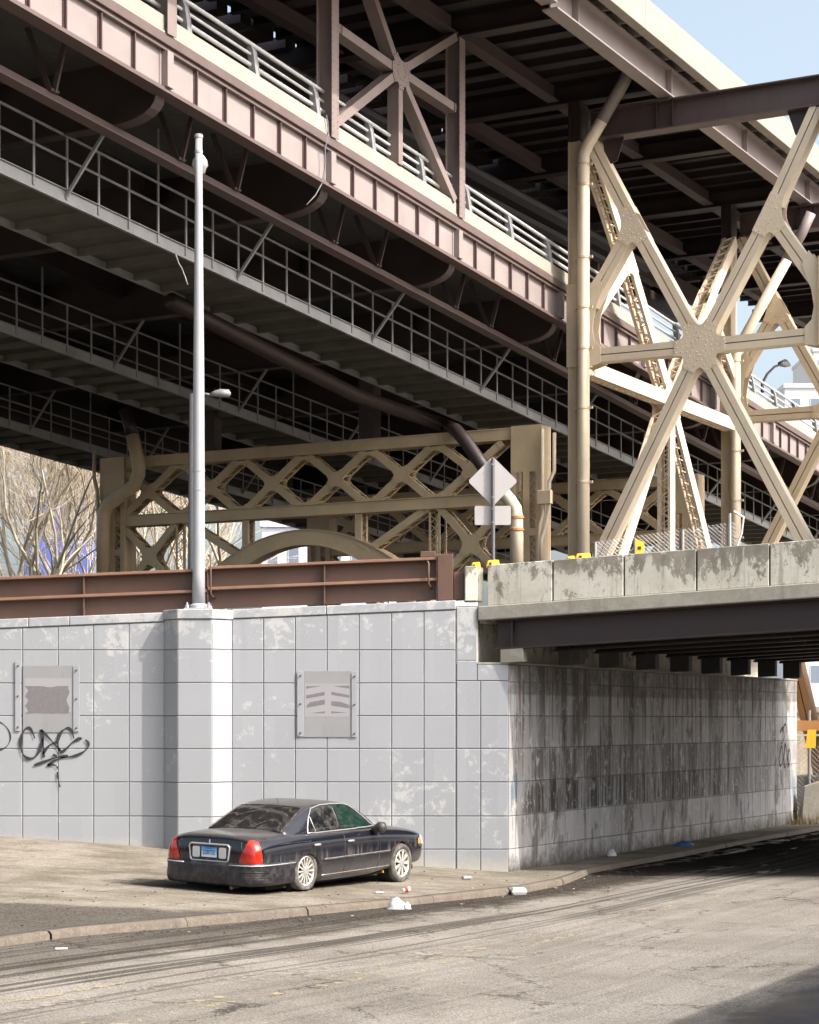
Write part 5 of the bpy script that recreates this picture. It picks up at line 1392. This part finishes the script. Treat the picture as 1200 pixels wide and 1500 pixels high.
pt = NT('blue_white_plate'); z_ = pt.sep()[2]; M['plate'] = pt.fin(pt.ramp(pt.math('ADD', pt.math('MULTIPLY', z_, 6.0), .5), [(.1,(.60,.70,.78)),(.9,(.05,.28,.62))]), .4)
M['ink'] = plain('dark_blue_ink', (.02,.03,.10), .5)

car = thing('parked_car', (0,0,0), 'dusty black sedan with a flat rear tyre parked by the grey wall', 'car')
RAX, FAX, HW = 1.42, 4.41, .985
def body_mesh():
    # x, half width, bottom, belt z, top centre z, edge factor
    st = [(.06,.70,.36,.72,.80),(.075,.80,.33,.80,.90),(.10,.87,.32,.86,.985),(.16,.915,.30,.895,1.035),(.35,.945,.29,.925,1.06),(.8,.965,.28,.95,1.075),(1.1,.975,.26,.958,1.08),(1.6,.985,.22,.962,1.06),(2.2,.988,.20,.962,1.04),(2.8,.988,.20,.958,1.03),(3.3,.986,.20,.952,1.04),(3.62,.982,.21,.945,1.035),(4.0,.975,.24,.925,1.01),(4.5,.962,.26,.89,.97),(4.9,.935,.27,.84,.92),(5.2,.88,.28,.78,.855),(5.34,.80,.30,.73,.79),(5.40,.70,.33,.68,.72)]
    m = MB(); ring = None; vs = []; fs = []
    for x, w, zb, zs, zt in st:
        prof = [(0,zb),(w*.80,zb),(w*.93,zb+.03),(w*.975,zb+.12),(w*.992,zb+.24),(w,(zb+zs)/2+.06),(w*.993,zs-.13),(w*.975,zs-.05),(w*.94,zs+.005),(w*.86,zs+(zt-zs)*.55),(w*.6,zt-.012),(w*.3,zt-.002),(0,zt)]
        full = prof+[(-y,z) for y, z in prof[-2:0:-1]]
        vs += [(x,y,z) for y, z in full]; ring = len(full)
    for i in range(len(st)-1):
        for k in range(ring):
            k2 = (k+1) % ring; fs.append((i*ring+k, i*ring+k2, (i+1)*ring+k2, (i+1)*ring+k))
    n = len(st)
    fs.append(tuple(range(ring))[::-1]); fs.append(tuple((n-1)*ring+k for k in range(ring)))
    m.add(vs, fs); return m
body = body_mesh().build('body', M['car'], car, smooth=True, wl=Vector((0,0,0)), subsurf=2)
# wheel arches cut out
def cutter(x, z, r):
    m = MB(); m.lathe((x,-1.3,z), (0,1,0), [(r,0),(r,.62)], 40); a = m.build('cut', M['dark'], None, wl=Vector((0,0,0)))
    m = MB(); m.lathe((x,1.3,z), (0,-1,0), [(r,0),(r,.62)], 40); b = m.build('cut', M['dark'], None, wl=Vector((0,0,0)))
    return [a, b]
cuts = cutter(RAX, .335, .375)+cutter(FAX, .335, .385)
for c_ in cuts:
    md = body.modifiers.new('arch', 'BOOLEAN'); md.operation = 'DIFFERENCE'; md.object = c_; md.solver = 'EXACT'
bpy.context.view_layer.update()
dg = bpy.context.evaluated_depsgraph_get()
nm_ = bpy.data.meshes.new_from_object(body.evaluated_get(dg)); body.modifiers.clear(); body.data = nm_
for c_ in cuts: bpy.data.objects.remove(c_)
body.data.materials.clear(); body.data.materials.append(M['car'])
for p in body.data.polygons: p.use_smooth = True
# greenhouse
def gh_mesh():
    # stations along x: roof line height, half width at belt, half width at roof edge
    st = [(.92,1.055,.80,.78),(1.06,1.10,.86,.76),(1.25,1.20,.885,.735),(1.50,1.325,.90,.715),(1.75,1.42,.905,.70),(2.05,1.468,.91,.69),(2.45,1.482,.91,.69),(2.85,1.462,.91,.685),(3.10,1.405,.905,.685),(3.35,1.295,.90,.70),(3.60,1.15,.89,.73),(3.80,1.03,.86,.78)]
    vs = []; fs = []
    for x, zt, wb, wr in st:
        zb = .93; h = zt-zb
        prof = [(0,zb),(wb,zb),(wb-(wb-wr)*.30,zb+h*.34),(wb-(wb-wr)*.66,zb+h*.68),(wr+.002,zb+h*.90),(wr-.07,zb+h*.975),(wr*.55,zt-.004*h),(0,zt)]
        full = prof+[(-y,z) for y, z in prof[-2:0:-1]]; ring = len(full)
        vs += [(x,y,z) for y, z in full]
    for i in range(len(st)-1):
        for k in range(ring):
            k2 = (k+1) % ring; fs.append((i*ring+k, i*ring+k2, (i+1)*ring+k2, (i+1)*ring+k))
    fs.append(tuple(range(ring))[::-1]); fs.append(tuple((len(st)-1)*ring+k for k in range(ring)))
    m = MB(); m.add(vs, fs); return m
gh = gh_mesh().build('roof', M['car'], car, smooth=True, wl=Vector((0,0,0)), subsurf=2)
bpy.context.view_layer.update(); dg = bpy.context.evaluated_depsgraph_get()
nm_ = bpy.data.meshes.new_from_object(gh.evaluated_get(dg)); gh.modifiers.clear(); gh.data = nm_
for p in gh.data.polygons: p.use_smooth = True
bt = bmesh.new(); bt.from_mesh(body.data); BV = BVHTree.FromBMesh(bt)
b2_ = bmesh.new(); b2_.from_mesh(gh.data); GV = BVHTree.FromBMesh(b2_)
def cast(tree, o, d):
    h = tree.ray_cast(Vector(o), Vector(d).normalized(), 10)
    return h[0], h[1]
def patch(name, mat, tree, pts4, d, off=.006, n=14, bulge=(0,0,0,0), parent=None):
    # bilinear patch through corner points (each a 3-D ray origin), cast along d, lifted off the skin
    a, b, c, e = [Vector(p) for p in pts4]; vs = []; fs = []
    d = Vector(d).normalized(); m = MB(); ok = []
    for i in range(n+1):
        v = i/n
        for j in range(n+1):
            u = j/n
            p = (a*(1-u)+b*u)*(1-v)+(e*(1-u)+c*u)*v
            p += (b-a).cross(d).normalized()*0
            bu = bulge; up_ = (e-a).normalized(); rt_ = (b-a).normalized()
            p += up_*(bu[0]*4*u*(1-u)*(1-v)+bu[2]*4*u*(1-u)*v)+rt_*(bu[3]*4*v*(1-v)*(1-u)+bu[1]*4*v*(1-v)*u)
            h, nr = cast(tree, p, d)
            if h is None: h = p+d*1.0; ok.append(False); nr = -d
            else: ok.append(True)
            if nr.dot(d) > 0: nr = -nr
            vs.append(h+nr*off)
    w = n+1
    for i in range(n):
        for j in range(n):
            q = (i*w+j, i*w+j+1, (i+1)*w+j+1, (i+1)*w+j)
            if all(ok[k] for k in q): fs.append(q)
    m.add(vs, fs); return m.build(name, mat, parent or car, smooth=True, wl=Vector((0,0,0)), fix=False)
def line(name, mat, tree, pts, d, r, off=.0, parent=None, sub=6, n=6):
    path = []
    for p, q in zip(pts, pts[1:]):
        for k in range(sub): path.append(Vector(p).lerp(Vector(q), k/sub))
    path.append(Vector(pts[-1])); out = []
    for p in path:
        h, nr = cast(tree, p, d)
        if h is not None:
            if nr.dot(Vector(d)) > 0: nr = -nr
            out.append(h+nr*off)
    m = MB()
    if len(out) > 1: m.tube(out, r, n)
    return m.build(name, mat, parent or car, smooth=True, wl=Vector((0,0,0)))
for sd in (-1, 1):
    Y_ = 1.6*sd; dv = (0,-sd,0); sfx = ''
    pj = lambda x, z: (x, Y_, z)
    # doors: shut lines, windows, trim, handle, moulding
    fd = line('front_door', M['black_trim'], BV, [pj(2.52,.94),pj(2.50,.60),pj(2.50,.30),pj(3.55,.27),pj(3.62,.60),pj(3.60,.93)], dv, .006, 0)
    rdr = line('rear_door', M['black_trim'], BV, [pj(2.48,.30),pj(1.86,.30),pj(1.80,.50),pj(1.62,.72),pj(1.50,.90)], dv, .006, 0)
    patch('front_window', M['cglass_g'] if sd < 0 else M['cglass'], GV, [pj(2.53,1.03),pj(3.50,1.03),pj(2.98,1.375),pj(2.50,1.40)], dv, .005, 14, (0,.03,.015,0), fd)
    patch('rear_window', M['cglass'], GV, [pj(1.63,1.03),pj(2.46,1.03),pj(2.43,1.40),pj(1.86,1.36)], dv, .005, 14, (0,0,.02,-.03), rdr)
    line('window_trim', M['chrome'], GV, [pj(1.555,1.015),pj(1.59,1.10),pj(1.70,1.25),pj(1.86,1.375),pj(2.15,1.42),pj(2.5,1.425),pj(2.85,1.41),pj(3.05,1.37),pj(3.3,1.22),pj(3.58,1.02)], dv, .0095, .008)
    line('window_trim', M['chrome'], GV, [pj(1.55,1.015),pj(3.60,1.015)], dv, .0095, .012, sub=16)
    line('quarter_divider', M['chrome'], GV, [pj(1.80,1.0),pj(1.76,1.12),pj(1.74,1.26)], dv, .008, .006)
    m = MB(); h, _ = cast(GV, pj(2.48,1.2), dv)
    line('door_pillar', M['black_trim'], GV, [pj(2.49,1.0),pj(2.465,1.41)], dv, .02, -.006)
    line('side_moulding', M['black_trim'], BV, [pj(1.88,.575),pj(3.95,.575)], dv, .016, .0, sub=14)
    line('moulding_strip', M['moulding'], BV, [pj(1.88,.592),pj(3.95,.592)], dv, .008, .010, sub=14)
    line('sill_line', M['chrome'], BV, [pj(1.84,.335),pj(3.98,.335)], dv, .005, .003, sub=14)
    line('shoulder_line', M['black_trim'], BV, [pj(.5,.90),pj(1.55,.90)], dv, .004, 0, sub=10)
    for x in (1.66, 2.66):
        h, nr = cast(BV, pj(x,.83), dv); m = MB(); m.tube([h+Vector((-.08,sd*.012,0)), h+Vector((-.06,sd*.035,.004)), h+Vector((.07,sd*.035,.004)), h+Vector((.09,sd*.012,0))], .018, 8)
        m.build('door_handle', M['chrome'], fd if x > 2 else rdr, smooth=True, wl=Vector((0,0,0)))
    # door mirror hanging folded and broken
    h, nr = cast(BV, pj(3.45,.9), dv); m = MB(); c_ = Vector((3.42, sd*1.02, 1.0))
    m.tube([Vector((3.45,sd*.92,.985)), c_+Vector((0,sd*-.03,-.01)), c_+Vector((0,sd*.06,.01)), c_+Vector((.01,sd*.15,.015)), c_+Vector((.01,sd*.19,.01))], [.03,.05,.095,.09,.04], 10); m.build('door_mirror', M['black_trim'], car, smooth=True, wl=Vector((0,0,0)))
    # wheel-well linings
    for x in (RAX, FAX):
        m = MB(); m.lathe((x, sd*.62, .335), (0,sd,0), [(.372,0),(.372,.26)], 36, caps=False)
        m.lathe((x, sd*.63, .335), (0,sd,0), [(.02,0),(.371,.001)], 36, caps=False); m.build('wheel_well', M['dark'], car, wl=Vector((0,0,0)))
    # tail lamp wrapping the corner
    dd_ = Vector((1,-sd*.85,0)); o_ = lambda y, z, x=0: Vector((-.9, sd*(.9+y), z))
    cn = [(.25,.60),(.86,.60),(.74,.985),(.47,.985)]   # lateral offset in the cast plane, z
    perp = Vector((-.85*sd*sd, -sd, 0)).normalized(); perp = Vector((.85, sd, 0)).normalized()
    base = Vector((.12, sd*.80, 0))-dd_.normalized()*1.2
    q4 = [base+perp*p+UP*z for p, z in ((-.20,.615),(.165,.615),(.095,.955),(-.055,.965))]
    patch('tail_light', M['tail'], BV, q4, dd_, .012, 14, (0,.02,.01,-.02))
    # headlight and side marker
    dd2 = Vector((-1,-sd*.75,0)); perp2 = Vector((-.75, sd, 0)).normalized(); base2 = Vector((5.22, sd*.80, 0))-dd2.normalized()*1.2
    q4 = [base2+perp2*p+UP*z for p, z in ((-.25,.62),(.13,.62),(.13,.77),(-.2,.755))]
    patch('headlight', M['clear'], BV, q4, dd2, .012, 10)
    q4 = [base2+perp2*p+UP*z for p, z in ((.14,.63),(.24,.63),(.22,.72),(.14,.74))]
    patch('side_marker', M['amber'], BV, q4, dd2, .010, 8)
# rear and front glass
patch('rear_glass', M['rglass'], GV, [(.98,-.70,2.2),(.98,.70,2.2),(1.70,.60,2.2),(1.70,-.60,2.2)], (0,0,-1), .006, 18, (-.03,0,-.02,0))
patch('windscreen', M['cglass'], GV, [(3.66,-.72,2.2),(3.66,.72,2.2),(3.02,.62,2.2),(3.02,-.62,2.2)], (0,0,-1), .006, 18, (-.03,0,0,0))
line('rear_glass_trim', M['black_trim'], GV, [(.97,-.73,2.2),(1.3,-.69,2.2),(1.72,-.62,2.2),(1.74,0,2.2),(1.72,.62,2.2),(1.3,.69,2.2),(.97,.73,2.2)], (0,0,-1), .013, .002, sub=8)
m = MB(); m.tube([Vector((1.86,-.05,1.44)), Vector((1.80,-.05,1.53))], .004, 5); m.build('aerial', M['black_trim'], car, wl=Vector((0,0,0)))
# boot lid seams
line('boot_seam', M['black_trim'], BV, [(1.0,-.80,2),(.35,-.78,2),(.14,-.74,2)], (0,0,-1), .006, 0, sub=8)
line('boot_seam', M['black_trim'], BV, [(1.0,.80,2),(.35,.78,2),(.14,.74,2)], (0,0,-1), .006, 0, sub=8)
line('boot_seam', M['black_trim'], BV, [(-1,-.66,.58),(-1,-.64,.80),(-1,-.60,.95)], (1,0,0), .005, 0, sub=6)
line('boot_seam', M['black_trim'], BV, [(-1,.66,.58),(-1,.64,.80),(-1,.60,.95)], (1,0,0), .005, 0, sub=6)
# bumpers
def bumper(xs, name, sgn):
    # plan outline swept with a vertical profile
    prof = [(-.02,.30),(.03,.285),(.055,.33),(.06,.42),(.05,.50),(.055,.58),(.045,.625),(.0,.635),(-.05,.63)]
    vs = []; fs = []; n = len(prof)
    for (x, y, nx, ny) in xs:
        for o, z in prof: vs.append((x+nx*o, y+ny*o, z))
    for i in range(len(xs)-1):
        for k in range(n-1): fs.append((i*n+k, i*n+k+1, (i+1)*n+k+1, (i+1)*n+k))
    m = MB(); m.add(vs, fs); return m.build(name, M['bumper'], car, smooth=True, wl=Vector((0,0,0)))
def outline(x0, sgn):
    pts = []
    pl_ = [(1.02,-.955),(.75,-.955),(.5,-.952),(.32,-.935),(.18,-.89),(.09,-.81),(.05,-.68),(.03,-.45),(.02,-.2),(.02,0)]
    full = pl_+[(x,-y) for x, y in pl_[-2::-1]]
    for i, (x, y) in enumerate(full):
        a = full[max(0,i-1)]; b = full[min(len(full)-1,i+1)]; t_ = Vector((b[0]-a[0], b[1]-a[1])).normalized(); nx, ny = -t_.y, t_.x
        if (Vector((x-.9,y)).dot(Vector((nx,ny)))) < 0: nx, ny = -nx, -ny
        pts.append((x, y, nx, ny))
    if sgn < 0: pts = [(5.44-x*.72 if x < .9 else 5.44-x*.62, y*(.985), -nx, ny) for x, y, nx, ny in pts]
    return pts
ro = outline(0, 1); rb_ = bumper(ro, 'rear_bumper', 1); fb_ = None
for k_ in (-1, 1):
    m = MB(); m.tube([(x+nx*.058, y+ny*.058, .60) for x, y, nx, ny in ro if y*k_ > .42], .010, 8); m.build('bumper_strip', M['chrome'], rb_, smooth=True, wl=Vector((0,0,0)))
for z in (.50, .465, .43, .395):
    m = MB(); m.tube([(x+nx*.056, y+ny*.056, z) for x, y, nx, ny in ro if y < -.6 and x < .45], .005, 6); m.build('bumper_groove', M['black_trim'], rb_, smooth=True, wl=Vector((0,0,0)))
m = MB(); m.tube([(x+nx*.045, y+ny*.045, .345) for x, y, nx, ny in ro], .006, 6); m.build('bumper_seam', M['black_trim'], rb_, smooth=True, wl=Vector((0,0,0)))
# boot panel: chrome surround, reverse lamps, plate
xr = .0
pr = thing('plate_panel', (.055,0,.765), None, None); pr.parent = car
def yz(pts, x): return [Vector((x, y, z)) for y, z in pts]
fr = rounded(0, 0, .375, .125, .05); m = MB(); m.prism([Vector((.0, x, z)) for x, z in fr], (.05,0,0)); m.build('panel_back', M['black_trim'], pr, wl=Vector((0,0,0)))
m = MB(); loop = [Vector((-.004, x*(1.0+.06*(z > 0)), z)) for x, z in rounded(0, 0, .38, .13, .05, n=6)]; m.tube(loop+loop[:2], .014, 8); m.build('chrome_surround', M['chrome'], pr, smooth=True, wl=Vector((0,0,0)))
for y in (-.265, .265):
    m = MB(); m.prism([Vector((-.012, y+a, b)) for a, b in rounded(0, 0, .075, .085, .03)], (.012,0,0)); m.build('reverse_light', M['clear'], pr, bevel=.006, wl=Vector((0,0,0)))
m = MB(); m.box(-.016,-.006,-.152,.152,-.072,.082); plate = m.build('licence_plate', M['plate'], pr, bevel=.002, wl=Vector((0,0,0)))
def text_mesh(txt, size, mat, parent, name):
    cu = bpy.data.curves.new(name, 'FONT'); cu.body = txt; cu.size = size; cu.align_x = 'CENTER'; cu.align_y = 'CENTER'; cu.extrude = .001
    o = bpy.data.objects.new(name, cu); col.objects.link(o); bpy.context.view_layer.update()
    me = bpy.data.meshes.new_from_object(o.evaluated_get(bpy.context.evaluated_depsgraph_get())); bpy.data.objects.remove(o)
    o = bpy.data.objects.new(name, me); col.objects.link(o); me.materials.clear(); me.materials.append(mat); o.parent = parent; return o
tx = text_mesh('228732', .095, M['ink'], plate, 'plate_number'); tx.location = (-.0185,0,.0); tx.rotation_euler = (R(90),0,R(-90))
tx.scale = (.86,1.05,1)
tx = text_mesh('CONNECTICUT', .022, M['ink'], plate, 'plate_state'); tx.location = (-.0185,0,.066); tx.rotation_euler = (R(90),0,R(-90))
m = MB(); m.box(-.006,.004,-.012,.012,.14,.20); m.build('boot_badge', M['chrome'], pr, bevel=.003, wl=Vector((0,0,0)))
m = MB(); m.tube([Vector((.35,-.45,.27)), Vector((.02,-.47,.25))], .03, 10); m.build('tailpipe', M['bolt'], car, wl=Vector((0,0,0)))
m = MB(); m.box(.5,5.0,-.80,.80,.19,.27); m.build('underbody', M['dark'], car, wl=Vector((0,0,0)))
# wheels
def wheel(x, y, sgn, style, flat):
    w = bpy.data.objects.new('wheel', None); col.objects.link(w); w.parent = car; w.location = (x, y, .335+(.094 if x < 2 else 0)); w.empty_display_size = .1
    ax = Vector((0,sgn,0)); m = MB()
    m.lathe((0,0,0), ax, [(.235,-.10),(.29,-.108),(.325,-.10),(.338,-.06),(.338,.06),(.325,.10),(.29,.112),(.240,.102),(.232,.085)], 44, caps=False)
    tr_ = m.build('tyre', M['tyre'], w, smooth=True, wl=Vector((0,0,0)))
    lim = -.335+(.052 if flat else .008)
    for v in tr_.data.vertices:
        if v.co.z < lim:
            v.co.y += (lim-v.co.z)*.6*(1 if v.co.y > 0 else -1)*(1 if flat else .2); v.co.z = lim
    m = MB(); m.lathe((0,0,0), ax, [(.236,.10),(.226,.106),(.212,.09),(.205,.02)], 40, caps=False)
    k = 14 if style == 'many' else 9; wd_ = .030 if style == 'many' else .072
    for i in range(k):
        a = 2*math.pi*i/k; d = Vector((math.cos(a), 0, math.sin(a))); e = Vector((-math.sin(a), 0, math.cos(a)))
        i0 = wd_*(.75 if style == 'many' else .45)
        pts = [d*.06-e*i0/2, d*.06+e*i0/2, d*.212+e*wd_/2, d*.212-e*wd_/2]
        m.prism([p+ax*.072 for p in pts], ax*.022)
    m.build('rim', M['rim'], w, wl=Vector((0,0,0)))
    m = MB(); m.lathe((0,0,0), ax, [(.07,.06),(.068,.098),(.04,.104),(.0,.104)], 20, caps=False); m.build('hub_cap', M['galv'], w, wl=Vector((0,0,0)))
    m = MB(); m.lathe((0,0,0), ax, [(.21,.03),(.0,.031)], 24, caps=False); m.build('brake_disc', M['dark'], w, wl=Vector((0,0,0)))
    return w
for sd in (-1, 1):
    w = wheel(RAX, sd*.845, sd, 'many', sd < 0)
    if sd < 0: w['label'] = 'rear wheel with the flat tyre and many thin spokes'
    w = wheel(FAX, sd*.845, sd, 'nine', False)
    if sd < 0: w['label'] = 'front wheel with nine broad spokes'
m = MB(); h = Vector((3.98,-.80,.27)); m.box(h.x-.02,h.x+.02,h.y-.02,h.y+.02,h.z-.07,h.z); m.build('loose_wire_tag', M['yellow'], car, wl=Vector((0,0,0)))
# place it: near-side rear wheel contact
def place_car(u=449.0, y=28.8, th=CAR_TH-R(1.7), roll=R(1.6), sc=.925):
    x = (u-600)/F_PX*y
    r = Matrix.Rotation(th, 4, 'Z')
    off = r @ Vector((RAX, -.90, 0))*sc
    z = gz(x, y)-.012
    car.location = (x-off.x, y-off.y, z); car.scale = (sc,sc*.935,sc)
    f = r @ Vector((FAX, -.90, 0))*sc; zf = gz(car.location.x+f.x, car.location.y+f.y)-.012
    pit = math.atan2(zf-z, (FAX-RAX)*sc); p0 = pit; pit += .032; z -= FAX*sc*(math.sin(pit)-math.sin(p0))
    car.rotation_euler = (roll, -pit, th)
    car.location.z = z + RAX*sc*math.sin(-p0) + .90*sc*math.sin(roll)*1.0
place_car()
